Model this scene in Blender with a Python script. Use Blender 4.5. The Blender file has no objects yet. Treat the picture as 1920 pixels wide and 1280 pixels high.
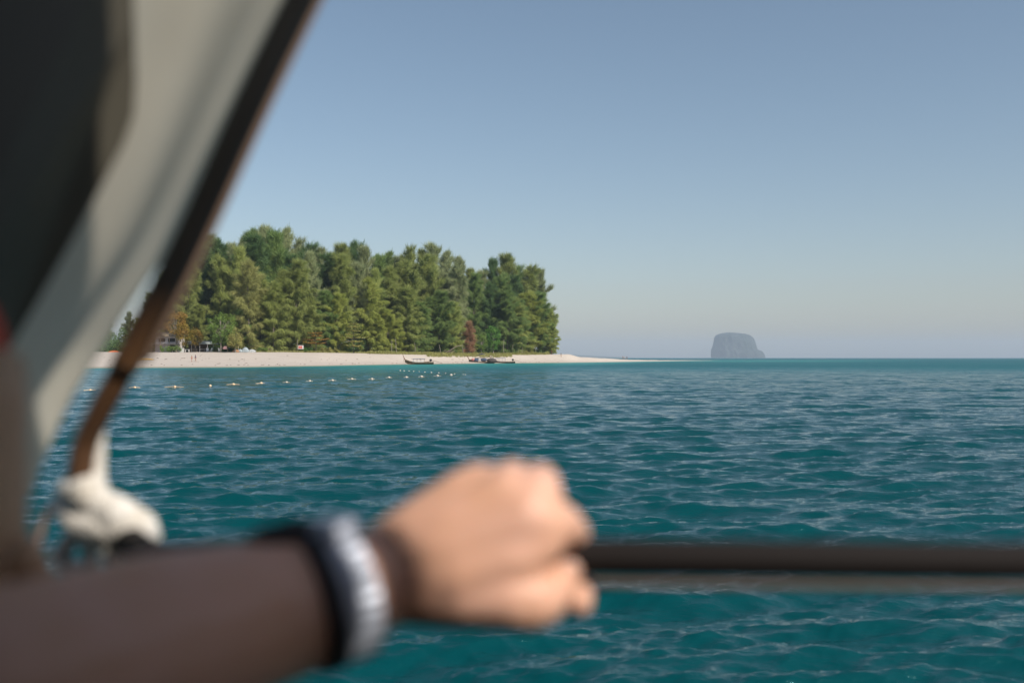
import bpy, bmesh, math, random
import numpy as np
from mathutils import Vector, Matrix, Quaternion, noise

R = math.radians
rnd = random.Random(7)
C = bpy.context.scene.collection
sc = bpy.context.scene

# ------------------------------------------------------------------ camera, world, sun, exposure
FPX = 1867.0                      # focal length in pixels of the 1920 px wide photograph
EYE = Vector((0.0, 0.0, 2.0))     # eye height above the sea, sitting in a small boat
PITCH = math.atan(30.5 / FPX)
cam_d = bpy.data.cameras.new('camera')
cam = bpy.data.objects.new('camera', cam_d); C.objects.link(cam)
cam_d.lens = 35.0; cam_d.sensor_width = 36.0
cam_d.clip_start = 0.02; cam_d.clip_end = 60000
cam.location = EYE; cam.rotation_euler = (math.pi/2 + PITCH, 0, 0)
cam_d.dof.use_dof = True; cam_d.dof.focus_distance = 260.0; cam_d.dof.aperture_fstop = 2.7
cam_d.dof.aperture_blades = 0
sc.camera = cam
FW = Vector((0, math.cos(PITCH), math.sin(PITCH))); UP = Vector((0, -math.sin(PITCH), math.cos(PITCH)))

def P(px, py, d):                 # a point d metres ahead, seen at px, py of the photograph
    return EYE + FW*d + Vector((1, 0, 0))*((px-960)/FPX*d) + UP*((640-py)/FPX*d)
def G(px, D, z=0.0):              # a point on the land or sea, D metres out
    return Vector(((px-960)/FPX*D, D, z))

SUN_EL, SUN_AZ = R(41), R(130)    # azimuth clockwise from the viewing direction (+Y)
SDIR = Vector((math.sin(SUN_AZ)*math.cos(SUN_EL), math.cos(SUN_AZ)*math.cos(SUN_EL), math.sin(SUN_EL)))
world = bpy.data.worlds.new('World'); sc.world = world; world.use_nodes = True
wn = world.node_tree.nodes; wl = world.node_tree.links
bg = wn['Background']; bg.inputs[1].default_value = 0.091
sky = wn.new('ShaderNodeTexSky'); sky.sky_type = 'NISHITA'; sky.sun_disc = False
sky.sun_elevation = SUN_EL; sky.sun_rotation = SUN_AZ
sky.altitude = 0; sky.air_density = 1.0; sky.dust_density = 1.0; sky.ozone_density = 1.4
hs = wn.new('ShaderNodeHueSaturation'); hs.inputs['Saturation'].default_value = 0.95
hs.inputs['Hue'].default_value = 0.490
tn = wn.new('ShaderNodeMix'); tn.data_type = 'RGBA'; tn.blend_type = 'MULTIPLY'; tn.inputs[0].default_value = 1.0
tn.inputs[7].default_value = (1.03, 0.985, 0.985, 1)
wl.new(sky.outputs[0], hs.inputs['Color']); wl.new(hs.outputs[0], tn.inputs[6]); wl.new(tn.outputs[2], bg.inputs[0])
sd = bpy.data.lights.new('sun', 'SUN'); sd.energy = 4.3; sd.angle = R(0.5); sd.color = (1.0, 0.93, 0.84)
sun = bpy.data.objects.new('sun', sd); C.objects.link(sun)
sun.rotation_euler = (-SDIR).to_track_quat('-Z', 'Y').to_euler()
sc.view_settings.view_transform = 'Standard'; sc.view_settings.look = 'None'
sc.view_settings.gamma = 1.0; sc.view_settings.exposure = 0.28
sc.view_settings.use_curve_mapping = False
sc.render.engine = 'CYCLES'
cy = sc.cycles
cy.use_denoising = True; cy.max_bounces = 6; cy.diffuse_bounces = 3; cy.glossy_bounces = 3
cy.transmission_bounces = 4; cy.transparent_max_bounces = 6; cy.volume_bounces = 0
cy.caustics_reflective = False; cy.caustics_refractive = False; cy.sample_clamp_indirect = 6; cy.sample_clamp_direct = 12

# ------------------------------------------------------------------ helpers
def col(c): return (c[0], c[1], c[2], 1.0)
def mat(name, c, rough=0.7, spec=0.4, metal=0.0, var=None, scale=5.0, amount=0.5, bump=0.0, bscale=40.0,
        transl=0.0, obj_rand=0.0, coords='Object', stretch=(1, 1, 1), detail=5):
    m = bpy.data.materials.new(name); m.use_nodes = True
    n = m.node_tree.nodes; l = m.node_tree.links
    b = n['Principled BSDF']; b.inputs['Roughness'].default_value = rough
    b.inputs['Specular IOR Level'].default_value = spec; b.inputs['Metallic'].default_value = metal
    b.inputs['Base Color'].default_value = col(c)
    out = n['Material Output']
    tc = n.new('ShaderNodeTexCoord'); mp = n.new('ShaderNodeMapping'); mp.inputs['Scale'].default_value = stretch
    l.new(tc.outputs[coords], mp.inputs[0])
    last = None
    if var is not None:
        t = n.new('ShaderNodeTexNoise'); t.inputs['Scale'].default_value = scale; t.inputs['Detail'].default_value = detail
        l.new(mp.outputs[0], t.inputs['Vector'])
        rp = n.new('ShaderNodeValToRGB'); rp.color_ramp.elements[0].position = 0.5-0.25*amount-0.05
        rp.color_ramp.elements[1].position = 0.5+0.25*amount+0.05
        rp.color_ramp.elements[0].color = col(c); rp.color_ramp.elements[1].color = col(var)
        l.new(t.outputs['Fac'], rp.inputs[0]); last = rp.outputs[0]
    if obj_rand > 0:
        oi = n.new('ShaderNodeObjectInfo'); h = n.new('ShaderNodeHueSaturation')
        mr = n.new('ShaderNodeMapRange'); mr.inputs[3].default_value = 1-obj_rand; mr.inputs[4].default_value = 1+obj_rand
        l.new(oi.outputs['Random'], mr.inputs[0]); l.new(mr.outputs[0], h.inputs['Value'])
        if last: l.new(last, h.inputs['Color'])
        else: h.inputs['Color'].default_value = col(c)
        last = h.outputs[0]
    if last: l.new(last, b.inputs['Base Color'])
    if bump > 0:
        t2 = n.new('ShaderNodeTexNoise'); t2.inputs['Scale'].default_value = bscale; t2.inputs['Detail'].default_value = 6
        l.new(mp.outputs[0], t2.inputs['Vector'])
        bp = n.new('ShaderNodeBump'); bp.inputs['Strength'].default_value = bump; bp.inputs['Distance'].default_value = 1.0/bscale
        l.new(t2.outputs['Fac'], bp.inputs['Height']); l.new(bp.outputs[0], b.inputs['Normal'])
    if transl > 0:
        tr = n.new('ShaderNodeBsdfTranslucent'); mx = n.new('ShaderNodeMixShader'); mx.inputs[0].default_value = transl
        if last: l.new(last, tr.inputs[0])
        else: tr.inputs[0].default_value = col(c)
        l.new(b.outputs[0], mx.inputs[1]); l.new(tr.outputs[0], mx.inputs[2]); l.new(mx.outputs[0], out.inputs[0])
    return m

def link(name, me, m=None, parent=None, smooth=False):
    o = bpy.data.objects.new(name, me); C.objects.link(o)
    if m is not None and not me.materials:
        for q in (m if isinstance(m, (list, tuple)) else [m]): me.materials.append(q)
    if parent is not None: o.parent = parent
    if smooth:
        me.polygons.foreach_set('use_smooth', [True]*len(me.polygons))
    return o
def pyd(name, v, f, m=None, parent=None, smooth=False):
    me = bpy.data.meshes.new(name); me.from_pydata([tuple(p) for p in v], [], f); me.update()
    return link(name, me, m, parent, smooth)
def quads_mesh(name, V):          # V: (n,4,3) array of separate quads
    n = len(V); me = bpy.data.meshes.new(name)
    me.vertices.add(n*4); me.vertices.foreach_set('co', np.asarray(V, dtype=np.float32).ravel())
    me.loops.add(n*4); me.loops.foreach_set('vertex_index', np.arange(n*4, dtype=np.int32))
    me.polygons.add(n); me.polygons.foreach_set('loop_start', np.arange(0, n*4, 4, dtype=np.int32))
    me.polygons.foreach_set('loop_total', np.full(n, 4, dtype=np.int32))
    me.update(); me.validate()
    return me
def grid_mesh(name, X, Y, Z, attrs=None):
    nr, nc = X.shape
    me = bpy.data.meshes.new(name)
    me.vertices.add(nr*nc)
    me.vertices.foreach_set('co', np.stack([X, Y, Z], -1).astype(np.float32).ravel())
    i = np.arange((nr-1)*(nc-1)); r = i//(nc-1); c = i % (nc-1); a = r*nc+c
    q = np.stack([a, a+1, a+nc+1, a+nc], -1).astype(np.int32)
    me.loops.add(q.size); me.loops.foreach_set('vertex_index', q.ravel())
    me.polygons.add(len(q)); me.polygons.foreach_set('loop_start', np.arange(0, q.size, 4, dtype=np.int32))
    me.polygons.foreach_set('loop_total', np.full(len(q), 4, dtype=np.int32))
    me.polygons.foreach_set('use_smooth', np.ones(len(q), dtype=bool))
    me.update()
    for k, val in (attrs or {}).items():
        at = me.attributes.new(k, 'FLOAT', 'POINT'); at.data.foreach_set('value', val.astype(np.float32).ravel())
    return me
def empty(name, loc=(0, 0, 0), rz=0.0):
    o = bpy.data.objects.new(name, None); C.objects.link(o); o.location = loc; o.rotation_euler = (0, 0, rz)
    o.empty_display_size = 0.2
    return o
def tag(o, label=None, cat=None, group=None, kind=None):
    if label: o['label'] = label
    if cat: o['category'] = cat
    if group: o['group'] = group
    if kind: o['kind'] = kind
    return o

class MB:                         # gathers boxes, tubes and hulls into one mesh
    def __init__(s): s.v = []; s.f = []
    def add(s, v, f):
        k = len(s.v); s.v += [tuple(p) for p in v]; s.f += [[i+k for i in q] for q in f]; return s
    def box(s, c, d, rot=None):
        v = [Vector((x*d[0]/2, y*d[1]/2, z*d[2]/2)) for x in (-1, 1) for y in (-1, 1) for z in (-1, 1)]
        if rot is not None: v = [rot @ p for p in v]
        v = [p+Vector(c) for p in v]
        return s.add(v, [(0, 1, 3, 2), (4, 6, 7, 5), (0, 4, 5, 1), (2, 3, 7, 6), (0, 2, 6, 4), (1, 5, 7, 3)])
    def tube(s, pts, rad, n=8, cap=True, flat=1.0):
        pts = [Vector(p) for p in pts]
        rad = rad if isinstance(rad, (list, tuple)) else [rad]*len(pts)
        v = []; f = []; up = None
        for i, p in enumerate(pts):
            d = (pts[min(i+1, len(pts)-1)]-pts[max(i-1, 0)]).normalized()
            if up is None: up = d.orthogonal().normalized()
            up = (up - d*up.dot(d)).normalized(); sd_ = d.cross(up)
            for k in range(n):
                a = 2*math.pi*k/n; v.append(p+(up*math.cos(a)+sd_*math.sin(a)*flat)*rad[i])
        for i in range(len(pts)-1):
            for k in range(n):
                f.append((i*n+k, i*n+(k+1) % n, (i+1)*n+(k+1) % n, (i+1)*n+k))
        if cap: f.append(tuple(range(n-1, -1, -1))); f.append(tuple((len(pts)-1)*n+k for k in range(n)))
        return s.add(v, f)
    def ball(s, c, r, nu=10, nv=7, sq=(1, 1, 1)):
        v = []; f = []
        c = Vector(c)
        for j in range(nv+1):
            t = math.pi*j/nv
            for i in range(nu):
                a = 2*math.pi*i/nu
                v.append(c+Vector((math.sin(t)*math.cos(a)*sq[0], math.sin(t)*math.sin(a)*sq[1], math.cos(t)*sq[2]))*r)
        for j in range(nv):
            for i in range(nu):
                f.append((j*nu+i, (j+1)*nu+i, (j+1)*nu+(i+1) % nu, j*nu+(i+1) % nu))
        return s.add(v, f)
    def build(s, name, m, parent=None, smooth=False): return pyd(name, s.v, s.f, m, parent, smooth)

def catmull(pts, n=8):
    pts = [Vector(p) for p in pts]; out = []
    q = [pts[0]*2-pts[1]]+pts+[pts[-1]*2-pts[-2]]
    for i in range(1, len(q)-2):
        for k in range(n):
            t = k/n; a, b, c, d = q[i-1], q[i], q[i+1], q[i+2]
            out.append(0.5*((2*b)+(c-a)*t+(2*a-5*b+4*c-d)*t*t+(3*b-a-3*c+d)*t**3))
    out.append(pts[-1]); return out

def capsule_union(name, chains, voxel, smooth_it=6, factor=0.6):
    """chains: lists of (Vector, radius). One continuous surface through all of them."""
    bm = bmesh.new()
    for ch in chains:
        for (a, ra), (b, rb) in zip(ch[:-1], ch[1:]):
            vs = []
            for p, r in ((a, ra), (b, rb)):
                for j in range(1, 8):
                    t = math.pi*j/8
                    for i in range(12):
                        an = 2*math.pi*i/12
                        vs.append(bm.verts.new(Vector(p)+Vector((math.sin(t)*math.cos(an), math.sin(t)*math.sin(an), math.cos(t)))*r))
                vs.append(bm.verts.new(Vector(p)+Vector((0, 0, r)))); vs.append(bm.verts.new(Vector(p)-Vector((0, 0, r))))
            res = bmesh.ops.convex_hull(bm, input=vs, use_existing_faces=False)
            bmesh.ops.delete(bm, geom=list({g for g in res['geom_interior'] if isinstance(g, bmesh.types.BMVert)}), context='VERTS')
    me = bpy.data.meshes.new('work'); bm.to_mesh(me); bm.free()
    o = bpy.data.objects.new('work', me); C.objects.link(o)
    md = o.modifiers.new('r', 'REMESH'); md.mode = 'VOXEL'; md.voxel_size = voxel
    ms = o.modifiers.new('s', 'SMOOTH'); ms.iterations = smooth_it; ms.factor = factor
    bpy.context.view_layer.update()
    ev = o.evaluated_get(bpy.context.evaluated_depsgraph_get())
    res = bpy.data.meshes.new_from_object(ev); res.name = name
    bpy.data.objects.remove(o); bpy.data.meshes.remove(me)
    return res

def smoothstep(a, b, x):
    t = np.clip((x-a)/(b-a), 0, 1); return t*t*(3-2*t)

# ------------------------------------------------------------------ shoreline (px of view, distance)
SH_PX = [-1400, -300, 170, 450, 600, 750, 900, 1060, 1120, 1180, 1240, 1300, 1360]
SH_D = [160, 175, 192, 207, 238, 292, 345, 392, 430, 490, 570, 660, 760]
CR_D = [270, 280, 285, 287, 300, 335, 380, 430, 462, 520, 600, 680, 775]       # top of the beach
CR_Z = [3.7, 3.7, 3.7, 3.7, 3.55, 3.45, 3.35, 3.45, 2.05, 0.95, 0.45, 0.22, -.1]
def shore(px): return np.interp(px, SH_PX, SH_D)
def crest(px): return np.interp(px, SH_PX, CR_D)
_cz_px = [-1400, 600, 750, 900, 1000, 1066, 1076, 1086, 1105, 1130, 1180, 1240, 1300, 1330, 1360]
_cz = [3.7, 3.6, 3.25, 3.25, 3.35, 3.55, 3.0, 2.25, 2.05, 1.75, 0.95, 0.5, 0.25, 0.08, -.4]
def crestz(px): return np.interp(px, _cz_px, _cz)
def ground_z(px, D):
    ds, dc, zc = shore(px), crest(px), crestz(px)
    t = np.clip((D-ds)/(dc-ds), -2, 1)
    z = np.where(t < 0, t*1.6, zc*(0.42*t+0.58*smoothstep(0.42, 1.0, t)))
    back = np.interp(px, [-1400, 930, 1010, 1080, 1400], [300, 300, 150, 12, 8])
    e = np.clip((D-dc-back)/60.0, 0, 3)
    return z-e*3.2
def gpt(px, D): return G(px, D, float(ground_z(px, D)))

# ------------------------------------------------------------------ sea
def build_water():
    rr = 2.2*np.exp(np.linspace(0, math.log(700/2.2), 1180))
    rr = np.concatenate([rr, 700*np.exp(np.linspace(0.02, math.log(24000/700), 70))])
    a_in = np.linspace(-R(30.5), R(30.5), 860)
    a_out = np.linspace(R(31), R(88), 60)
    aa = np.concatenate([-a_out[::-1], a_in, a_out])
    A, Rr = np.meshgrid(aa, rr)
    X = np.sin(A)*Rr; Y = np.cos(A)*Rr-0.9
    space = Rr*0.0050
    rs = np.random.RandomState(11)
    Z = np.zeros_like(X); DX = np.zeros_like(X); DY = np.zeros_like(X)
    px = 960+FPX*X/np.maximum(Y, 0.5)
    dsh = shore(np.clip(px, -1400, 1360))-Y
    calm = smoothstep(-25, 60, dsh)*(1-smoothstep(70, 150, dsh))*(1-smoothstep(560, 860, px))
    lee = 1-0.35*calm
    N = 170
    for i in range(N):
        lam = 0.06*(2.2/0.06)**((i+rs.rand())/N)
        th = math.pi/2+0.16+rs.normal()*(0.30 if lam > 0.5 else 0.40)
        k = 2*math.pi/lam; amp = 0.0098*lam*(1.0 if lam < 0.6 else (0.5/lam)**0.62)*(0.6+0.8*rs.rand())
        kx, ky = k*math.cos(th), k*math.sin(th); ph = rs.rand()*6.283
        att = smoothstep(2.0, 3.6, lam/space)
        if lam < 1.2: att = att*lee
        q = kx*X+ky*Y+ph
        # slow patchiness so that crests come in groups
        g = 0.75+0.45*np.sin(X*0.23*rs.rand()+Y*0.19*rs.rand()+rs.rand()*6)
        c_ = np.cos(q+0.55*np.cos(q)); Z += att*amp*g*c_
        s_ = np.sin(q)*0.45; DX -= att*amp*g*s_*math.cos(th); DY -= att*amp*g*s_*math.sin(th)
    for i in range(12):
        lam = 1.6+rs.rand()*2.8; th = math.pi/2+0.12+rs.normal()*0.30; k = 2*math.pi/lam
        q = k*math.cos(th)*X+k*math.sin(th)*Y+rs.rand()*6.283; amp = 0.0072*lam**.5*smoothstep(2.0, 3.6, lam/space)
        Z += amp*np.cos(q+0.5*np.cos(q)); DX -= amp*np.sin(q)*math.cos(th); DY -= amp*np.sin(q)*math.sin(th)
    fade = np.where(px > 1350, 1.0, smoothstep(0, 60, dsh)*0.85+0.15)
    shallow = (1-smoothstep(0, 55, dsh))
    mid = (1-smoothstep(10, 210, dsh))*smoothstep(520, 760, px)*(1-smoothstep(1500, 1900, px))
    near_edge = np.where((px > 1350) | (dsh < -70), 0.0, 1-smoothstep(0, 14, dsh))
    sh = np.clip(0.6*shallow+0.95*mid, 0, 1)
    # a pale shoal runs on past the end of the sand spit
    shoal = np.exp(-((Y-(640+0.10*(px-1300)))/170.0)**2)*(1-smoothstep(1450, 1800, px))*smoothstep(1150, 1300, px)
    sh = np.where((px > 1350) | (dsh < -70), 0.0, sh)
    sh = np.clip(np.maximum(sh, 0.75*shoal), 0, 1)
    far = smoothstep(12, 190, Rr)
    me = grid_mesh('water', X+DX, Y+DY, Z*fade, dict(vfar=smoothstep(90, 260, Rr), shelf=smoothstep(15, 190, Y), shallow=sh, calm=calm, edge=near_edge, far=far))
    m = bpy.data.materials.new('sea_water'); m.use_nodes = True
    n = m.node_tree.nodes; l = m.node_tree.links; b = n['Principled BSDF']
    b.inputs['Specular Tint'].default_value = (.38, .84, .96, 1)
    b.inputs['IOR'].default_value = 1.33; b.inputs['Specular IOR Level'].default_value = 0.5
    def att(nm):
        a = n.new('ShaderNodeAttribute'); a.attribute_name = nm; return a.outputs['Fac']
    geo = n.new('ShaderNodeNewGeometry')
    def noise_(scale, stretch, det=4, rough=0.55):
        mp = n.new('ShaderNodeMapping'); mp.inputs['Scale'].default_value = stretch
        l.new(geo.outputs['Position'], mp.inputs[0])
        t = n.new('ShaderNodeTexNoise'); t.inputs['Scale'].default_value = scale; t.inputs['Detail'].default_value = det
        t.inputs['Roughness'].default_value = rough
        l.new(mp.outputs[0], t.inputs['Vector']); return t.outputs['Fac']
    def mixc(f, a, c):
        x = n.new('ShaderNodeMix'); x.data_type = 'RGBA'
        if isinstance(f, float): x.inputs[0].default_value = f
        else: l.new(f, x.inputs[0])
        for s_, q in ((6, a), (7, c)):
            if isinstance(q, tuple): x.inputs[s_].default_value = col(q)
            else: l.new(q, x.inputs[s_])
        return x.outputs[2]
    def mth(op, a, c=0.0, clamp=False):
        x = n.new('ShaderNodeMath'); x.operation = op; x.use_clamp = clamp
        for s_, q in ((0, a), (1, c)):
            if isinstance(q, (float, int)): x.inputs[s_].default_value = q
            else: l.new(q, x.inputs[s_])
        return x.outputs[0]
    patch = noise_(0.02, (1, 0.35, 1), 3)
    deep = mixc(patch, DEEP_A, DEEP_B)
    deep = mixc(mth('MULTIPLY', att('shelf'), 0.8), deep, (0.002, 0.112, 0.128))
    c1 = mixc(att('shallow'), deep, SHALLOW)
    c2 = mixc(mth('POWER', att('edge'), 3.0), c1, (0.20, 0.26, 0.18))
    l.new(c2, b.inputs['Base Color'])
    # ripples finer than the mesh, as bump; wave height replaced by bump further out
    h1 = noise_(9.0, (0.55, 1.5, 1), 5, 0.6)
    h2 = noise_(2.2, (0.5, 1.3, 1), 4, 0.55)
    h3 = noise_(0.55, (0.45, 1.2, 1), 4, 0.55)
    far_ = att('far')
    hh = mth('ADD', mth('MULTIPLY', h1, 0.018), mth('MULTIPLY', mth('MULTIPLY', h2, 0.13), mth('ADD', mth('MULTIPLY', far_, 3.0, True), 0.32)))
    hh = mth('ADD', hh, mth('MULTIPLY', mth('MULTIPLY', h3, 0.5), far_))
    hh = mth('MULTIPLY', hh, mth('SUBTRACT', 1.0, mth('MULTIPLY', att('calm'), 0.45)))
    bp = n.new('ShaderNodeBump'); bp.inputs['Strength'].default_value = 1.0; bp.inputs['Distance'].default_value = 1.0
    l.new(hh, bp.inputs['Height']); l.new(bp.outputs[0], b.inputs['Normal'])
    l.new(mth('ADD', mth('ADD', mth('MULTIPLY', far_, 0.08), 0.05), mth('MULTIPLY', att('vfar'), 0.26)), b.inputs['Roughness'])
    l.new(mth('SUBTRACT', 0.60, mth('MULTIPLY', far_, 0.30)), b.inputs['Specular IOR Level'])
    o = link('water', me, m); tag(o, kind='structure')
DEEP_A = (0.0005, 0.034, 0.036); DEEP_B = (0.0005, 0.064, 0.076); SHALLOW = (0.035, 0.240, 0.220)
build_water()

# sea bed under everything, reaching past the water
bed_m = mat('seabed_sand', (0.12, 0.16, 0.13), 0.9, var=(0.08, 0.12, 0.11), scale=0.02)
tag(pyd('seabed', [(-26000, -3000, -4.2), (26000, -3000, -4.2), (26000, 26000, -4.2), (-26000, 26000, -4.2)], [(0, 1, 2, 3)], bed_m), kind='structure')

# ------------------------------------------------------------------ beach and island ground
def build_beach():
    pxs = np.concatenate([np.arange(-1400, 160, 40), np.arange(160, 1362, 5)]).astype(float)
    rows = []
    for t in np.concatenate([np.linspace(-0.6, 1.3, 60)]):
        D = shore(pxs)+(crest(pxs)-shore(pxs))*t; rows.append(D)
    Dl = rows[-1]
    for e in np.linspace(6, 460, 36): rows.append(Dl+e)
    D = np.array(rows); PXg = np.tile(pxs, (len(rows), 1))
    Z = ground_z(PXg, D); X = (PXg-960)/FPX*D
    for i in range(Z.shape[0]):
        for j in range(Z.shape[1]):
            if Z[i, j] > -0.5:
                Z[i, j] += 0.16*noise.noise((X[i, j]*0.09, D[i, j]*0.05, 0))*min(1, max(0, Z[i, j])) + 0.05*noise.noise((X[i, j]*0.5, D[i, j]*0.3, 4))*min(1, max(0, Z[i, j]))
    t = (D-shore(PXg))/(crest(PXg)-shore(PXg))
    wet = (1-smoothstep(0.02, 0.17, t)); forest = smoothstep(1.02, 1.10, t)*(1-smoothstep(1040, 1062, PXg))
    me = grid_mesh('beach', X, D, Z, dict(wet=wet, litter=forest))
    m = bpy.data.materials.new('beach_sand'); m.use_nodes = True
    n = m.node_tree.nodes; l = m.node_tree.links; b = n['Principled BSDF']; b.inputs['Roughness'].default_value = 0.9
    tc = n.new('ShaderNodeNewGeometry')
    def nz(s, st=(1, 1, 1), d=5):
        mp = n.new('ShaderNodeMapping'); mp.inputs['Scale'].default_value = st; l.new(tc.outputs['Position'], mp.inputs[0])
        t_ = n.new('ShaderNodeTexNoise'); t_.inputs['Scale'].default_value = s; t_.inputs['Detail'].default_value = d
        l.new(mp.outputs[0], t_.inputs['Vector']); return t_.outputs['Fac']
    def mixc(f, a, c):
        x = n.new('ShaderNodeMix'); x.data_type = 'RGBA'; l.new(f, x.inputs[0])
        for s_, q in ((6, a), (7, c)):
            if isinstance(q, tuple): x.inputs[s_].default_value = col(q)
            else: l.new(q, x.inputs[s_])
        return x.outputs[2]
    a1 = n.new('ShaderNodeAttribute'); a1.attribute_name = 'wet'
    a2 = n.new('ShaderNodeAttribute'); a2.attribute_name = 'litter'
    base = mixc(nz(0.25, (0.4, 1.2, 1)), (0.44, 0.385, 0.325), (0.54, 0.475, 0.41))
    rp = n.new('ShaderNodeValToRGB'); rp.color_ramp.elements[0].position = 0.60; rp.color_ramp.elements[1].position = 0.72
    l.new(nz(0.9, (0.25, 1, 1)), rp.inputs[0])
    mq = n.new('ShaderNodeMath'); mq.operation = 'MULTIPLY'; mq.inputs[1].default_value = 0.45; l.new(rp.outputs[0], mq.inputs[0])
    base = mixc(mq.outputs[0], base, (0.36, 0.29, 0.24))
    c = mixc(a1.outputs['Fac'], base, (0.30, 0.27, 0.20))
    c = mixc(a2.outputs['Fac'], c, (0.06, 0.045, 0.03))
    l.new(c, b.inputs['Base Color'])
    bp = n.new('ShaderNodeBump'); bp.inputs['Strength'].default_value = 0.6; bp.inputs['Distance'].default_value = 0.15
    l.new(nz(1.5), bp.inputs['Height']); l.new(bp.outputs[0], b.inputs['Normal'])
    tag(link('beach', me, m), kind='structure')
build_beach()

# ------------------------------------------------------------------ rock island and far headland
rock_m = mat('limestone_and_scrub', (0.045, 0.052, 0.047), 0.9, var=(0.014, 0.028, 0.017), scale=0.013, amount=0.5, coords='Object', stretch=(1, 1, 0.5), bump=0.5, bscale=0.025)
def build_rock():
    D = 8500.0; s = D/FPX
    # left and right outline at heights (px above the horizon line)
    hs_ = [-4, 0, 4, 8, 12, 15, 20, 30, 38, 42, 45, 46.5, 47.2]
    lf = [1336, 1336, 1336, 1336, 1336, 1336.2, 1338, 1339.5, 1341.5, 1344, 1350, 1356, 1364]
    rt = [1431, 1431, 1430.2, 1428.5, 1425, 1417.5, 1415.5, 1413, 1409.5, 1404, 1394, 1380, 1372]
    nA = 90; v = []; f = []
    zs = np.linspace(-4, 47.2, 46)
    for z in zs:
        l_ = np.interp(z, hs_, lf); r_ = np.interp(z, hs_, rt); cx = (l_+r_)/2; w = (r_-l_)/2
        for k in range(nA):
            a = 2*math.pi*k/nA
            ca, sa = math.cos(a), math.sin(a)
            ex = math.copysign(abs(ca)**0.75, ca); ey = math.copysign(abs(sa)**0.8, sa)
            nn = noise.noise((ca*3.0, sa*3.0, z*0.05))*0.10+noise.noise((ca*9, sa*9, z*0.10))*0.05
            q = 1+nn*(0.12+1.1*abs(sa))
            v.append(((cx-1384)*s+ex*w*s*min(q, 1.015), ey*w*s*1.15*q, (z+0.5*noise.noise((ca*4, sa*4, z*.3+7)))*s))
    nz_ = len(zs)
    for j in range(nz_-1):
        for k in range(nA):
            f.append((j*nA+k, j*nA+(k+1) % nA, (j+1)*nA+(k+1) % nA, (j+1)*nA+k))
    f.append(tuple((nz_-1)*nA+k for k in range(nA)))
    o = pyd('rock_island', v, f, rock_m, None, False)
    o.location = ((1384-960)*s, D, 2.0)
    tag(o, 'steep flat-topped limestone rock island on the horizon, blue in the haze', 'rock island')
build_rock()
def build_headland():
    D = 10500.0; s = D/FPX; v = []; f = []
    prof = [(700, 2), (820, 6), (940, 7), (1040, 6.5), (1075, 5.6), (1100, 4.0), (1130, 2.9), (1160, 1.6), (1185, 0.6), (1200, -2)]
    n_ = 60
    for i in range(n_):
        px = 700+500*i/(n_-1); h = np.interp(px, [p[0] for p in prof], [p[1] for p in prof])
        h += 0.5*noise.noise((px*0.08, 0, 0))
        x = (px-960)*s
        v += [(x, D-260, 0), (x, D, 2+h*s), (x, D+500, 0)]
    for i in range(n_-1):
        for k in range(2): f.append((i*3+k, (i+1)*3+k, (i+1)*3+k+1, i*3+k+1))
    o = pyd('far_headland', v, f, mat('far_wooded_hill', (0.05, 0.075, 0.04), 0.9, var=(0.09, 0.10, 0.06), scale=0.01), None, True)
    tag(o, kind='structure')
build_headland()

# ------------------------------------------------------------------ foliage generators
def rand_unit(rs):
    z = rs.uniform(-1, 1); a = rs.uniform(0, 2*math.pi); q = math.sqrt(1-z*z); return np.array([q*math.cos(a), q*math.sin(a), z])
def blades(rs, base, direction, n, length, width, spread, droop):
    """n thin needle sprays around a point; returns (n,4,3)"""
    d = np.tile(direction, (n, 1))+rs.normal(0, spread, (n, 3)); d[:, 2] -= droop*rs.rand(n)
    d /= np.linalg.norm(d, axis=1)[:, None]
    s = np.cross(d, rs.normal(0, 1, (n, 3))); s /= np.linalg.norm(s, axis=1)[:, None]
    p = np.tile(base, (n, 1))+rs.normal(0, length*0.22, (n, 3))
    L = length*(0.6+0.8*rs.rand(n))[:, None]; W = width*(0.6+0.8*rs.rand(n))[:, None]
    return np.stack([p-s*W*0.5, p+s*W*0.5, p+d*L+s*W*0.15, p+d*L-s*W*0.15], 1)
def limb_tube(mb, p0, d, L, r0, bend, n=5):
    pts = [Vector(p0+d*L*t+np.array([0, 0, bend*L*t*t])) for t in np.linspace(0, 1, n)]
    mb.tube(pts, [r0*(1-0.8*t)+0.01 for t in np.linspace(0, 1, n)], 5, False)
    return [np.array(p) for p in pts]
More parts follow.
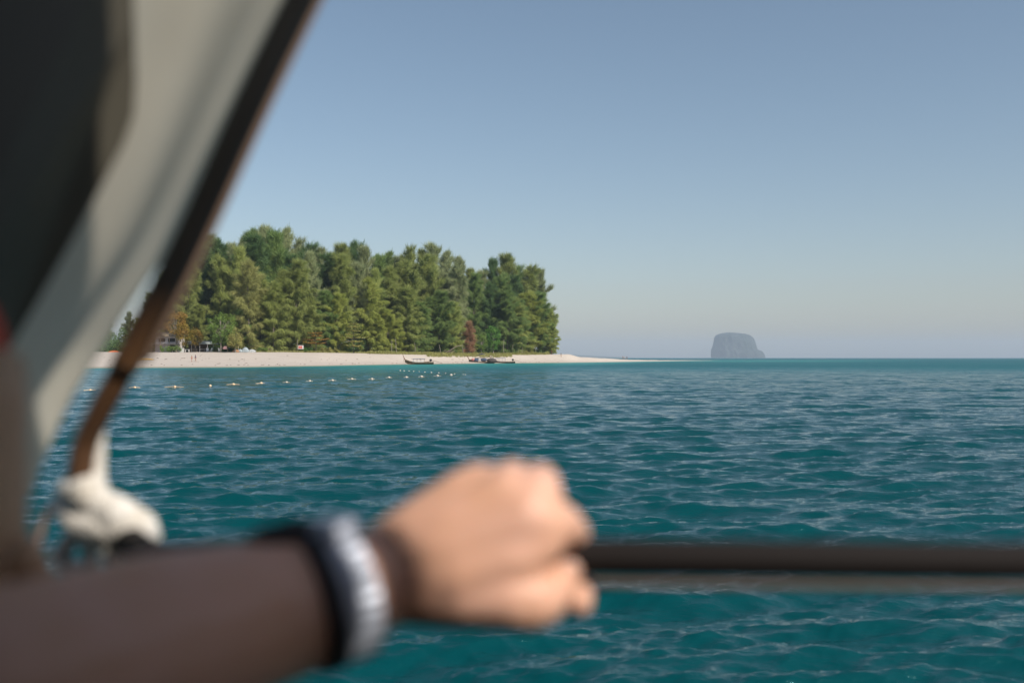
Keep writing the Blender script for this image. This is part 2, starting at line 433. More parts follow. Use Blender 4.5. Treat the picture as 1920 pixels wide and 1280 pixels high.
def casuarina(seed, H=28.0, wid=0.15, low=0.10, top_open=0.0, lean=(0, 0), weep=0.0, nbr=80):
    rs = np.random.RandomState(seed); mb = MB(); Q = []
    lx, ly = lean
    def trunk(t): return np.array([lx*H*t*t+0.25*math.sin(t*5+seed)*t, ly*H*t*t+0.25*math.cos(t*4+seed)*t, H*t])
    mb.tube([Vector(trunk(t)) for t in np.linspace(0, 0.97, 14)], [0.24*(1-t)**0.8+0.03 for t in np.linspace(0, 0.97, 14)], 7)
    # clumps: groups of branches, leaving dark gaps between
    az0 = rs.rand()*6.28
    for i in range(nbr):
        u = (i+rs.rand())/nbr
        h = low+(0.985-low)*u**0.92
        prof = (0.66+0.34*math.sin(min(1, (h-low)/0.32)*math.pi/2))*(1-max(0, (h-0.55)/0.45)**2.2*0.62)
        clump = 0.86+0.26*math.sin(h*23+seed)*math.sin(az0+i*2.4)
        L = 1.22*H*wid*prof*clump*(0.7+0.55*rs.rand())
        az = az0+i*2.399+rs.normal()*0.6
        el = R(36+32*h+rs.normal()*12)
        d = np.array([math.cos(az)*math.cos(el), math.sin(az)*math.cos(el), math.sin(el)])
        pts = limb_tube(mb, trunk(h), d, L, 0.060*(1-h)+0.018, -0.22-weep)
        nt = max(4, int(L*3.2))
        for k in range(nt):
            t = 0.22+0.80*((k+rs.rand())/nt)**.8
            if top_open and h > 0.8 and rs.rand() < top_open: continue
            ii = min(3, int(t*4)); fr = t*4-ii; base = pts[ii]*(1-fr)+pts[ii+1]*fr if ii < 4 else pts[4]
            dd = d*0.55+np.array([0, 0, (0.85 if seed % 2 else -0.75+1.7*max(0, h-.55)) - 1.5*weep*(1-h)]); dd = dd+rs.normal(0, 0.26, 3)
            sub = 0.35+0.55*rs.rand()
            Q.append(blades(rs, base+dd*sub*0.4, dd/np.linalg.norm(dd), 24, 1.15*sub+0.45, 0.085, 0.36, 0.25+0.9*weep))
    for k in range(14):  # leader
        b_ = trunk(0.9+0.1*k/14); Q.append(blades(rs, b_, np.array([0, 0, 1.0]), 10, 0.8, 0.08, 0.45, 0.1))
    return quads_mesh('crown', np.concatenate(Q)), mb
def leaf_quads(rs, c, n, rad, size, up=0.3, flat=1.0):
    p = c+rs.normal(0, rad*0.5, (n, 3))*np.array([1, 1, flat])
    nn = rs.normal(0, 1, (n, 3)); nn[:, 2] = np.abs(nn[:, 2])+up; nn /= np.linalg.norm(nn, axis=1)[:, None]
    s = np.cross(nn, rs.normal(0, 1, (n, 3))); s /= np.linalg.norm(s, axis=1)[:, None]; t = np.cross(nn, s)
    L = size*(0.6+0.8*rs.rand(n))[:, None]; W = L*0.55
    return np.stack([p-t*L*0.5, p+s*W*0.5, p+t*L*0.5, p-s*W*0.5], 1)
def broadleaf(seed, H=9.0, rx=4.2, z0=0.22, ncl=70, leaf=0.34, per=70, clr=0.75):
    rs = np.random.RandomState(seed); mb = MB(); Q = []
    mb.tube([Vector((0.15*math.sin(t*4+seed)*t*2, 0.1*t, H*0.55*t)) for t in np.linspace(0, 1, 7)], [0.24*(1-0.5*t) for t in np.linspace(0, 1, 7)], 7)
    cz = H*(1+z0)/2; rz = H*(1-z0)/2
    for i in range(ncl):
        u = rand_unit(rs); u = u*(0.55+0.45*rs.rand()**0.5)
        lump = 0.8+0.3*noise.noise((u[0]*2+seed, u[1]*2, u[2]*2))
        c = np.array([u[0]*rx*lump, u[1]*rx*lump, cz+u[2]*rz*lump])
        st = np.array([0, 0.1, H*rs.uniform(0.25, 0.5)])
        if i % 3 == 0: mb.tube([Vector(st), Vector((st+c)/2+np.array([0, 0, 0.3])), Vector(c)], [0.09, 0.055, 0.02], 5, False)
        Q.append(leaf_quads(rs, c, per, clr, leaf))
    return quads_mesh('crown', np.concatenate(Q)), mb
def tiered(seed, H=8.0, rad=3.4, tiers=6, leaf=0.36, z0=0.25):
    rs = np.random.RandomState(seed); mb = MB(); Q = []
    mb.tube([Vector((0.1*math.sin(t*5), 0, H*t)) for t in np.linspace(0, 1, 8)], [0.16*(1-0.8*t) for t in np.linspace(0, 1, 8)], 6)
    for k in range(tiers):
        t = (k+0.3*rs.rand())/(tiers-0.5); z = H*(z0+(1-z0)*t); r = rad*(1-0.6*t)*(0.8+0.4*rs.rand())
        for j in range(6):
            a = j*1.047+k*0.5+rs.rand()*0.6; L = r*(0.65+0.5*rs.rand()); d = np.array([math.cos(a), math.sin(a), 0.12])
            pts = limb_tube(mb, np.array([0, 0, z-0.3]), d, L, 0.05, 0.03)
            for q in range(max(3, int(L*2.4))):
                tt = 0.3+0.75*rs.rand(); c = np.array([0, 0, z-0.3])+d*L*tt+rs.normal(0, 0.22, 3)*np.array([1, 1, 0.4])
                Q.append(leaf_quads(rs, c, 22, 0.42, leaf, 1.4, 0.25))
    return quads_mesh('crown', np.concatenate(Q)), mb

bark = mat('casuarina_bark', (0.10, 0.08, 0.06), 0.9, var=(0.17, 0.15, 0.12), scale=1.5, stretch=(1, 1, 0.25))
bark_pale = mat('pale_bark', (0.34, 0.31, 0.26), 0.9, var=(0.22, 0.19, 0.15), scale=1.2)
def fol(name, a, b, tr=0.38): return mat(name, a, 0.62, 0.25, var=b, scale=0.35, amount=0.6, transl=tr, obj_rand=0.14)
F = {
 'olive green': fol('foliage_olive', (0.261, 0.312, 0.088), (0.387, 0.427, 0.130)),
 'mid green': fol('foliage_mid', (0.160, 0.249, 0.073), (0.261, 0.343, 0.103)),
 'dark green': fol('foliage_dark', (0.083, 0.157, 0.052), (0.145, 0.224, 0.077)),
 'grey-green': fol('foliage_grey', (0.266, 0.307, 0.144), (0.377, 0.412, 0.203)),
 'yellow-green': fol('foliage_yellow', (0.318, 0.375, 0.083), (0.434, 0.458, 0.114)),
 'brownish': fol('foliage_brownish', (0.310, 0.322, 0.103), (0.397, 0.391, 0.144)),
}
VAR = []
specs = [dict(wid=.180), dict(wid=.165, low=.12), dict(wid=.195, low=.03), dict(wid=.150, low=.18, top_open=.25),
         dict(wid=.185, weep=.12, low=.03), dict(wid=.170, lean=(.03, 0)), dict(wid=.215, low=.03, weep=.06, nbr=84), dict(wid=.165, top_open=.4, lean=(-.02, 0))]
for i, s_ in enumerate(specs): VAR.append(casuarina(40+i, **s_))
trunk_cache = {}; crown_cache = {}
def plant_casuarina(px, D, top_y, tone, var, label, wscale=1.0, group='casuarina trees of the island grove', base_y=None):
    g = gpt(px, D); z_top = 2+(670-top_y)/FPX*D; H = z_top-g.z+0.25
    o = empty('casuarina_tree', g-Vector((0, 0, 0.25)), rnd.uniform(0, 6.28))
    s = H/28.0; o.scale = (s*wscale, s*wscale, s)
    tag(o, label, 'tree', group)
    me, mb = VAR[var]
    key = (var, tone)
    if key not in crown_cache:
        m2 = me.copy(); m2.materials.clear(); m2.materials.append(F[tone]); crown_cache[key] = m2
    link('crown', crown_cache[key], None, o)
    if var not in trunk_cache:
        t_ = mb.build('trunk', bark, o, True); trunk_cache[var] = t_.data
    else: link('trunk', trunk_cache[var], None, o)
    return o

OUT_PX = [150, 200, 260, 300, 330, 352, 370, 385, 400, 420, 440, 470, 490, 505, 525, 545, 565, 585, 600, 620, 640, 660, 680, 700, 715, 745, 770, 800, 830, 860, 880, 900, 920, 950, 980, 1000, 1020, 1035, 1046]
OUT_Y = [610, 600, 570, 530, 500, 475, 450, 438, 462, 462, 448, 446, 436, 434, 440, 452, 449, 462, 464, 476, 470, 464, 466, 486, 490, 486, 474, 474, 484, 480, 500, 506, 503, 497, 508, 512, 528, 558, 600]
def outline(px): return float(np.interp(px, OUT_PX, OUT_Y))
def landmark(px):
    for lim, t in ((300, 'left of the white house'), (350, 'above the white beach house'), (400, 'above the open bungalow'), (450, 'above the bright broadleaf tree'),
                   (520, 'above the tarp-covered boats'), (600, 'above the red sign'), (690, 'above the tiered almond tree'), (760, 'left of the first longtail boat'),
                   (830, 'above the first longtail boat'), (890, 'above the fallen trunk'), (960, 'above the two moored boats'), (2000, 'near the sand spit')):
        if px < lim: return t
ORD = 'first second third fourth fifth sixth seventh eighth ninth tenth eleventh twelfth thirteenth fourteenth fifteenth sixteenth seventeenth eighteenth nineteenth twentieth'.split()
ORD += ['twenty-'+q for q in ORD[:9]]+['thirtieth']+['thirty-'+q for q in ORD[:9]]
rows = []
r2 = random.Random(21)
# back row makes the skyline
for px in [205, 240, 278, 312, 340, 366, 386, 408, 432, 455, 476, 497, 516, 536, 558, 580, 602, 622, 643, 664, 682, 704, 728, 750, 770, 790, 812, 834, 858, 878, 902, 926, 950, 972, 992, 1012]:
    rows.append(('back', px+r2.uniform(-3, 3), r2.uniform(34, 62), outline(px)+r2.uniform(-11, 15)))
for px in [190, 255, 325, 352, 382, 412, 446, 480, 512, 548, 582, 612, 640, 672, 700, 736, 765, 800, 828, 856, 892, 915, 942, 968, 990, 1016]:
    rows.append(('middle', px+r2.uniform(-4, 4), r2.uniform(16, 30), outline(px)+r2.uniform(14, 42)))
for px in [225, 300, 372, 454, 468, 486, 512, 534, 556, 582, 610, 634, 690, 706, 724, 742, 760, 782, 805, 826, 848, 890, 950, 962, 972, 990, 1010, 1028]:
    rows.append(('front', px+r2.uniform(-3, 3), r2.uniform(5, 13), outline(px)+(r2.uniform(30, 75) if px > 970 else r2.uniform(45, 128))))
counts = {}
for row in ('back', 'middle', 'front'):
    for i, (rw, px, dd, ty) in enumerate(sorted([q for q in rows if q[0] == row], key=lambda q: q[1])):
        if row == 'back': tone = r2.choice(['grey-green', 'olive green', 'mid green', 'grey-green', 'dark green'])
        elif row == 'middle': tone = r2.choice(['olive green', 'mid green', 'olive green', 'dark green', 'grey-green'])
        else: tone = r2.choice(['olive green', 'yellow-green', 'mid green', 'olive green', 'mid green'])
        if row == 'front' and 462 < px < 478: tone = 'brownish'
        if row == 'front' and 680 < px < 760: tone = 'yellow-green'
        v = r2.choice([0, 1, 2, 4, 5, 6]) if row != 'back' else r2.choice([0, 1, 3, 5, 7, 3])
        if row == 'front': v = r2.choice([2, 4, 6, 4])
        D = float(crest(px))+dd
        lab = f'{tone} casuarina, {ORD[i]} from left in the {row} row, {landmark(px)}'
        plant_casuarina(px, D, ty, tone, v, lab, wscale=r2.uniform(0.9, 1.15)*(min(1.7, 1.1+max(0, ty-500)/150) if row == 'front' else 1.0))
# the last tree leans out over the sand spit
t_ = plant_casuarina(1034, float(crest(1034))+6, 585, 'olive green', 6, 'grey-green casuarina leaning out at the right end of the grove', 1.0)

def plant(name, me, mb, px, D, s, foliage, bk, label, cat='tree', group=None, rz=None, dz=0):
    g = gpt(px, D)
    o = empty(name, g-Vector((0, 0, 0.15-dz)), rnd.uniform(0, 6.28) if rz is None else rz); o.scale = (s, s, s)
    tag(o, label, cat, group)
    m2 = me.copy(); m2.materials.clear(); m2.materials.append(foliage); link('crown', m2, None, o)
    mb.build('trunk', bk, o, True)
    return o
leaf_green = fol('leaf_bright_green', (0.13, 0.24, 0.05), (0.22, 0.30, 0.065), 0.3)
leaf_lime = fol('leaf_lime', (0.09, 0.23, 0.045), (0.15, 0.28, 0.055), 0.3)
leaf_orange = fol('leaf_orange', (0.36, 0.20, 0.055), (0.32, 0.24, 0.035), 0.25)
leaf_yellow = fol('leaf_yellow', (0.26, 0.23, 0.03), (0.34, 0.20, 0.05), 0.3)
leaf_tan = fol('leaf_tan', (0.42, 0.37, 0.13), (0.28, 0.31, 0.08), 0.3)
leaf_dead = fol('leaf_dead_brown', (0.36, 0.20, 0.11), (0.27, 0.16, 0.09), 0.15)
def C_(px): return float(crest(px))
a = broadleaf(3, 12.5, 5.2, z0=.12, ncl=90); plant('broadleaf_tree', *a, 414, C_(414)-1.5, 1.0, leaf_green, bark_pale, 'bright green round broadleaf tree at the edge of the sand')
a = broadleaf(5, 6.0, 2.4, ncl=34); plant('broadleaf_tree', *a, 441, C_(441)-3.5, 1.0, leaf_tan, bark_pale, 'small yellowing broadleaf tree right of the bright green one')
a = broadleaf(7, 12.5, 4.2, z0=0.35); plant('sea_almond_tree', *a, 330, C_(330)+3, 1.0, leaf_orange, bark_pale, 'orange and yellow leaved tree in front of the white house')
a = broadleaf(8, 9.0, 2.2, z0=0.2, ncl=34); plant('sea_almond_tree', *a, 343, C_(343)+2, 1.0, leaf_yellow, bark_pale, 'narrow yellow tree right beside the orange one')
a = broadleaf(9, 7.2, 2.4, z0=0.25, ncl=34); plant('sea_almond_tree', *a, 366, C_(366)+2, 1.0, leaf_yellow, bark, 'small yellow-green tree above the bungalow roof')
a = tiered(11, 10.0, 4.0, 7); plant('sea_almond_tree', *a, 663, C_(663)-1, 1.0, leaf_tan, bark, 'sea almond tree in flat tan tiers left of the longtail boats')
a = tiered(12, 6.5, 4.2, 4, z0=0.45); plant('sea_almond_tree', *a, 592, C_(592)+1, 1.0, leaf_orange, bark, 'rust tinted sea almond tree with flat branches right of the red sign')
a = tiered(13, 10.5, 3.2, 6, z0=0.35); plant('sea_almond_tree', *a, 868, C_(868)+4, 1.0, leaf_tan, bark, 'tall tiered tree behind the brown dead conifer')
a = casuarina(77, 13, .20, .03, weep=.2, nbr=60); plant('dead_casuarina', *a, 880, C_(880)-.5, 0.85, leaf_dead, bark, 'dead rust-brown casuarina behind the moored boats')
a = broadleaf(15, 12.5, 3.6, z0=0.1, ncl=60, leaf=0.42); plant('broadleaf_tree', *a, 925, C_(925)+0, 1.0, leaf_lime, bark_pale, 'vivid green broadleaf tree right of the dead brown one')
a = broadleaf(16, 9, 3.0, z0=0.1, ncl=40); plant('broadleaf_tree', *a, 903, C_(903)+4, 1.0, leaf_green, bark_pale, 'green leafy tree between the dead brown and the vivid green one')
# low shrubs along the edge
shr = [(575, 'round green shrub beside the red sign', 1.5, leaf_lime), (610, 'sprawling yellow-green shrub left of the almond tree', 1.7, leaf_tan), (628, 'low tan shrub under the almond branches', 1.4, leaf_tan),
       (309, 'leafy shrub in front of the white house', 1.8, leaf_green), (331, 'dark shrub right of the white house', 2.0, F['mid green']), (403, 'dark green shrub between the white chairs', 1.9, F['dark green']),
       (491, 'yellow-green shrub right of the covered boats', 1.5, leaf_green), (845, 'dark green shrub at the fallen trunk', 2.6, F['mid green']), (960, 'green shrub at the right end behind the boats', 2.6, F['mid green']),
       (655, 'dark shrub at the foot of the almond tree', 1.8, F['dark green']), (1000, 'yellow-green dune shrub under the last trees', 1.3, leaf_tan), (983, 'ochre dune shrub left of the last trees', 1.5, leaf_tan)]
for i, (px, lab, h, fm) in enumerate(shr):
    rs = np.random.RandomState(100+i); Q = [leaf_quads(rs, np.array([rs.uniform(-h, h)*.9, rs.uniform(-.6, .6), rs.uniform(0.2, .8)*h]), 60, .4, .26) for _ in range(16)]
    o = link('shrub', quads_mesh('shrub', np.concatenate(Q)), fm); o.location = gpt(px, C_(px)-.5+rnd.uniform(0, 1.5)); tag(o, lab, 'shrub', 'shrubs along the top of the beach')
# dark undergrowth between the trunks
def undergrowth():
    rs = np.random.RandomState(5); Q = []
    for i in range(5200):
        px = rs.uniform(180, 1024); D = C_(px)+rs.uniform(9, 110); g = gpt(px, D); h = rs.uniform(0.5, 8 if px < 940 else 2.2)
        Q.append(leaf_quads(rs, np.array([g.x, g.y, g.z+rs.rand()*h]), 20, 1.2, .6))
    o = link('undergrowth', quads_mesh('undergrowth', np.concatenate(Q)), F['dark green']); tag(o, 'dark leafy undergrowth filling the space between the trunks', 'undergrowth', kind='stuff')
undergrowth()
def grass():
    rs = np.random.RandomState(6); Q = []
    for i in range(2600):
        px = rs.uniform(690, 1030) if i % 5 else rs.uniform(470, 690)
        k = 1.0 if px > 690 else .35
        D = C_(px)+rs.uniform(-9 if 800 < px < 960 else -3, 4)*k; g = gpt(px, D)
        b_ = blades(rs, np.array([g.x, g.y, g.z]), np.array([0, 0, 1.0]), 16, .62*(.6+.7*rs.rand())*(.5+.5*k), .10, .5, .1)
        Q.append(b_)
    o = link('dune_grass', quads_mesh('dune_grass', np.concatenate(Q)), fol('dune_grass', (0.30, 0.31, 0.09), (0.38, 0.36, 0.13), .2)); tag(o, 'yellow-green grass along the top of the beach', 'grass', kind='stuff')
grass()
# thin bare trunks standing at the edge of the grove
tr_px = [735, 744, 779, 826, 868, 944, 962, 972, 979, 1004, 447, 556]
for i, px in enumerate(sorted(tr_px)):
    mb = MB(); L = rnd.uniform(3.5, 6.5); lx = rnd.uniform(-.12, .12)
    mb.tube([(lx*L*t+.08*math.sin(t*6+i), 0, L*t-.2) for t in np.linspace(0, 1, 7)], [.11*(1-.5*t) for t in np.linspace(0, 1, 7)], 7)
    o = mb.build('bare_trunk', bark_pale, None, True); o.location = gpt(px, C_(px)+rnd.uniform(0, 3))
    tag(o, f'thin pale trunk, {ORD[i]} from left at grove edge, {landmark(px)}', 'tree trunk', 'bare trunks at the edge of the grove')
mb = MB(); base = gpt(843, C_(843)+0)
mb.tube([base+Vector((-2.5, 0, .1)), base+Vector((0, 0, 1.3)), base+Vector((2.6, 0, 3.0)), base+Vector((4.6, 0, 3.2))], [.2, .18, .14, .06], 8)
for k in range(16):
    a_ = rnd.uniform(-.3, 1.2); s0 = base+Vector((rnd.uniform(-2, 2), rnd.uniform(-.3, .3), rnd.uniform(.1, 1.6)))
    mb.tube([s0, s0+Vector((-2.0*math.cos(a_), rnd.uniform(-.5, .5), -.9))], [.05, .02], 5)
tag(mb.build('fallen_trunk', mat('weathered_wood', (.30, .25, .20), .9, var=(.20, .15, .11), scale=2), None, True), 'pale fallen trunk with broken branches leaning above the beach', 'fallen tree')

# ------------------------------------------------------------------ buildings and beach things
white_w = mat('painted_white_wall', (.62, .58, .56), .8, var=(.50, .46, .46), scale=.8)
thatch = mat('thatch', (.34, .28, .19), .95, var=(.22, .17, .11), scale=3, bump=.6, bscale=6)
dark_open = mat('dark_opening', (.02, .02, .02), .6)
tin = mat('pale_tin_roof', (.40, .43, .42), .5, var=(.28, .31, .30), scale=1.5)
wood_d = mat('dark_wood', (.09, .06, .04), .7, var=(.14, .10, .06), scale=4)
wood_l = mat('light_wood', (.33, .27, .20), .7, var=(.25, .19, .13), scale=3)
def build_house():
    o = empty('beach_house', gpt(314, C_(314)+7)); tag(o, 'white two-storey beach house with a tan roof behind the orange tree', 'house')
    mb = MB(); mb.box((0, 2, 2.3), (7.4, 4, 4.6)); mb.build('wall', white_w, o)
    mb = MB(); mb.add([(-4.2, -.9, 4.6), (4.2, -.9, 4.6), (4.2, 5, 4.6), (-4.2, 5, 4.6), (-3, 1.4, 6.0), (3, 1.4, 6.0), (3, 2.8, 6.0), (-3, 2.8, 6.0)],
                      [(0, 1, 5, 4), (1, 2, 6, 5), (2, 3, 7, 6), (3, 0, 4, 7), (4, 5, 6, 7), (3, 2, 1, 0)]); mb.build('roof', thatch, o)
    for x, w in ((-1.6, 2.2), (1.2, 2.4)):
        mb = MB(); mb.box((x, -.03, 3.6), (w, .1, 1.3)); f = mb.build('window', white_w, o)
        mb = MB(); mb.box((x, -.10, 3.6), (w-.3, .06, 1.05)); mb.build('pane', dark_open, f)
    mb = MB(); mb.box((-.4, -.8, 2.5), (8, 1.7, .16)); mb.build('balcony', white_w, o)
    for x in (-4.1, -1.6, 1.0, 3.3):
        mb = MB(); mb.tube([(x, -1.5, 0), (x, -1.5, 4.6)], .11, 8); mb.build('post', wood_l, o)
    mb = MB(); mb.box((1.6, -.04, 1.1), (1.6, .1, 2.1)); mb.build('door', dark_open, o)
build_house()
def build_bungalow():
    o = empty('open_bungalow', gpt(374, C_(374)+4.5)); tag(o, 'low open bungalow with a pale tin roof in deep shade under the trees', 'bungalow')
    mb = MB(); mb.add([(-4.6, -1.2, 2.35), (4.6, -1.2, 2.35), (4.6, 3.5, 2.35), (-4.6, 3.5, 2.35), (-4.2, 1.1, 3.3), (4.2, 1.1, 3.3)],
                      [(0, 1, 5, 4), (2, 3, 4, 5), (1, 2, 5), (3, 0, 4), (3, 2, 1, 0)]); mb.build('roof', tin, o)
    for x in (-4.3, -2, .4, 2.6, 4.3):
        mb = MB(); mb.box((x, -1.0, 1.17), (.13, .13, 2.34)); mb.build('post', white_w, o)
    mb = MB(); mb.box((0, 3.2, 1.17), (8.6, .15, 2.34)); mb.build('wall', wood_d, o)
    mb = MB(); mb.box((-1.9, .6, .55), (2.2, .8, 1.1)); mb.build('counter', wood_l, o)
    mb = MB(); mb.box((2.0, -1.02, .95), (3.4, .06, .07)); mb.box((2, -1.02, .5), (3.4, .06, .07)); mb.build('railing', white_w, o)
build_bungalow()
plas = mat('white_plastic', (.7, .7, .69), .4)
def chair(px, dd, lab, rz):
    o = empty('beach_chair', gpt(px, C_(px)+dd), rz); tag(o, lab, 'chair', 'white chairs at the top of the beach')
    mb = MB(); mb.box((0, 0, .42), (.62, .6, .07)); mb.build('seat', plas, o)
    mb = MB(); mb.box((0, .33, .80), (.62, .06, .75), Matrix.Rotation(-.2, 3, 'X')); mb.build('backrest', plas, o)
    for sx in (-1, 1):
        mb = MB(); mb.box((sx*.31, 0, .62), (.06, .6, .05)); mb.build('armrest', plas, o)
        for sy in (-1, 1):
            mb = MB(); mb.box((sx*.27, sy*.25, .2), (.06, .06, .4)); mb.build('leg', plas, o)
chair(389, -.6, 'white plastic chair, left one of the pair in front of the bungalow', .3)
chair(396, -.6, 'white plastic chair, right one of the pair in front of the bungalow', -.2)
chair(412, -.8, 'single white plastic chair under the bright green tree', 2.6)
# ice box, towels, covered boats, kayaks, sign
mb = MB(); mb.box((0, 0, .55), (1.0, .7, 1.1)); mb.box((0, 0, 1.13), (1.06, .76, .08)); o = mb.build('cool_box', mat('cool_box_white', (.62, .64, .62), .4, var=(.5, .52, .5), scale=2)); o.location = gpt(340.5, C_(340)-.3)
tag(o, 'tall white cool box standing left of the bungalow', 'cool box')
o = empty('towel_rack', gpt(421, C_(421)+2)); tag(o, 'pink towel over a rack under the bright green tree', 'towel rack')
mb = MB(); mb.tube([(-.9, 0, 0), (-.9, 0, 1.7), (.9, 0, 1.7), (.9, 0, 0)], .03, 6); mb.build('frame', wood_l, o)
v = [(x, -.05+.04*math.sin(x*9), z) for z in (1.72, 1.3, .9) for x in np.linspace(-.6, .6, 9)]
pyd('towel', v, [(j*9+i, j*9+i+1, (j+1)*9+i+1, (j+1)*9+i) for j in range(2) for i in range(8)], mat('pink_cloth', (.55, .33, .33), .9), o)
def cover(px, dd, L, H, W, m_, lab, name='covered_boat'):
    v = []; f = []; nx, ny = 15, 9
    for i in range(nx):
        t = i/(nx-1); hh = H*math.sin(math.pi*min(1, max(0, t*.94+.03)))**.55
        for j in range(ny):
            a_ = math.pi*j/(ny-1)
            w = 1+.10*noise.noise((i*.9, j*.9, px))
            v.append(((t-.5)*L, -math.cos(a_)*W/2*w, max(0, math.sin(a_))**.7*hh*w))
    for i in range(nx-1):
        for j in range(ny-1): f.append((i*ny+j, i*ny+j+1, (i+1)*ny+j+1, (i+1)*ny+j))
    o = pyd(name, v, f, m_, None, True); o.location = gpt(px, C_(px)+dd); tag(o, lab, 'covered boat' if 'boat' in name else 'kayak'); return o
tarp = mat('grey_tarpaulin', (.36, .41, .43), .5, var=(.24, .29, .32), scale=2.5, bump=.5, bscale=4)
tarp_o = mat('orange_brown_tarpaulin', (.42, .22, .11), .7, var=(.30, .16, .09), scale=2)
cover(460, 0, 2.1, 1.45, 1.5, tarp, 'tall rounded grey-blue tarpaulin cover at the edge of the grove')
cover(472, -.8, 2.5, .85, 1.4, mat('silver_tarpaulin', (.46, .48, .47), .5, var=(.32, .34, .35), scale=2.5, bump=.5, bscale=4), 'low silver covered dinghy right of the tall grey cover')
cover(450.5, .3, 1.4, .9, 1.2, tarp, 'small grey covered bundle left of the tall cover')
cover(442, -.5, 2.0, .78, 1.1, tarp_o, 'low orange-brown covered bundle beside the pale leaning trunk')
kay_y = mat('yellow_plastic', (.62, .38, .10), .4); kay_o = mat('orange_plastic', (.65, .16, .05), .4)
cover(272, -34, 4.4, .36, .8, kay_y, 'yellow kayak lying on the sand behind the slanting boat frame', 'kayak')
cover(214, -1, 3.0, .45, .8, kay_o, 'orange kayak at the top of the beach left of the boat frame', 'kayak')
o = empty('sign_board', gpt(564, C_(564)-.3)); tag(o, 'small red and white notice board on two posts at the top of the beach', 'sign')
mb = MB(); mb.box((0, 0, 1.55), (1.6, .06, 1.1)); mb.build('board', mat('sign_white', (.65, .63, .62), .6), o)
mb = MB(); mb.box((-.12, -.04, 1.55), (1.15, .03, .8)); mb.build('red_panel', mat('sign_red', (.48, .10, .08), .6, var=(.60, .22, .18), scale=3), o)
for x in (-.6, .6):
    mb = MB(); mb.box((x, .06, .75), (.07, .07, 1.5)); mb.build('post', wood_d, o)
# tables and clutter in the shade
for i, (px, w, h, lab) in enumerate([(351, 1.2, .75, 'small white table left of the bungalow'), (319, 1.5, .7, 'white bench in front of the white house'), (507, 1.1, 1.1, 'pale wooden crate stack at the foot of a trunk')]):
    o = empty('beach_table', gpt(px, C_(px)+1)); tag(o, lab, 'table')
    mb = MB(); mb.box((0, 0, h), (w, .6, .07)); mb.build('table_top', plas if i < 2 else wood_l, o)
    for sx in (-1, 1):
        mb = MB(); mb.box((sx*w*.42, 0, h/2), (.07, .5, h-.07)); mb.build('leg', plas if i < 2 else wood_l, o)
mb = MB(); mb.tube([(-1.6, 0, .12), (-.6, .1, .28), (.4, 0, .42), (1.5, 0, .75)], [.16, .2, .14, .05], 7)
o = mb.build('driftwood', wood_d, None, True); o.location = gpt(801, 318); tag(o, 'dark driftwood log lying on the sand above the first longtail boat', 'driftwood')
mb = MB(); mb.tube([(-1.5, 0, .12), (-.5, .1, .3), (.5, 0, .42), (1.6, 0, .7)], [.12, .18, .14, .05], 7)
o = mb.build('driftwood', wood_d, None, True); o.location = gpt(919, 368); tag(o, 'dark driftwood branch on the sand above the moored boats', 'driftwood')
o = empty('beach_parasol', gpt(902, 366)); tag(o, 'tilted dark blue beach parasol on a pole behind the moored boats', 'parasol')
mb = MB(); mb.tube([(0, 0, 0), (0, 0, 2.3)], .035, 6); mb.build('pole', wood_l, o)
v = [(0, 0, 2.45)]+[(1.6*math.cos(a_)*1.1, 1.3*math.sin(a_), 2.0+.25*math.cos(a_)) for a_ in np.linspace(0, 2*math.pi, 8, False)]+[(0, 0, 2.30)]
pyd('canopy', v, [(0, 1+i, 1+(i+1) % 8) for i in range(8)]+[(9, 1+(i+1) % 8, 1+i) for i in range(8)], mat('navy_cloth', (.03, .04, .08), .8), o)

mb = MB()
for i in range(150):
    px = rnd.uniform(170, 1060); D = shore(px)+(crest(px)-shore(px))*rnd.choice([rnd.gauss(.20, .02), rnd.gauss(.62, .03), rnd.uniform(.2, .98)]); g = gpt(px, float(D))
    a_ = rnd.uniform(0, 3.14); L = rnd.uniform(.12, .45); d = Vector((math.cos(a_), math.sin(a_), 0))*L
    mb.tube([g-d+Vector((0, 0, .04)), g+d*.3+Vector((0, 0, rnd.uniform(.05, .12))), g+d+Vector((0, 0, .04))], [.03, .05, .02], 5)
tag(mb.build('beach_flotsam', mat('dry_flotsam', (.16, .11, .08), .9, var=(.08, .06, .045), scale=.6)), 'twigs, husks and weed scattered along the tide lines of the sand', 'flotsam', kind='stuff')

# ------------------------------------------------------------------ longtail boats
def loft_hull(L, W, H, bow=1.0):
    secs = []; n = 22
    for i in range(n):
        t = i/(n-1)                      # 0 bow (left) .. 1 stern
        x = (t-.5)*L
        w = W/2*min(1, math.sin(min(1, t*1.75)*math.pi/2)**.9+.02)*(1-.18*max(0, t-.7)/.3)
        keel = .85*bow*max(0, 1-t/.22)**1.6*H
        top = H*(.72+1.05*bow*max(0, 1-t/.45)**1.9+.14*max(0, (t-.7)/.3)**2)
        secs.append([(x, -w, top), (x, -w*.93, keel+(top-keel)*.5), (x, -w*.55, keel+(top-keel)*.12), (x, 0, keel), (x, w*.55, keel+(top-keel)*.12), (x, w*.93, keel+(top-keel)*.5), (x, w, top)])
    v = [p for s in secs for p in s]; f = []
    for i in range(n-1):
        for k in range(6): f.append((i*7+k, i*7+k+1, (i+1)*7+k+1, (i+1)*7+k))
    f.append(tuple((n-1)*7+k for k in range(7)))
    return v, f, secs
hull_m = mat('weathered_hull', (.045, .040, .022), .6, var=(.11, .085, .05), scale=1.5, stretch=(1, 1, 4))
hull_d = mat('dark_hull', (.035, .03, .028), .6, var=(.08, .06, .045), scale=1.5)
trim_w = mat('bleached_gunwale', (.34, .27, .18), .7, var=(.24, .17, .11), scale=3)
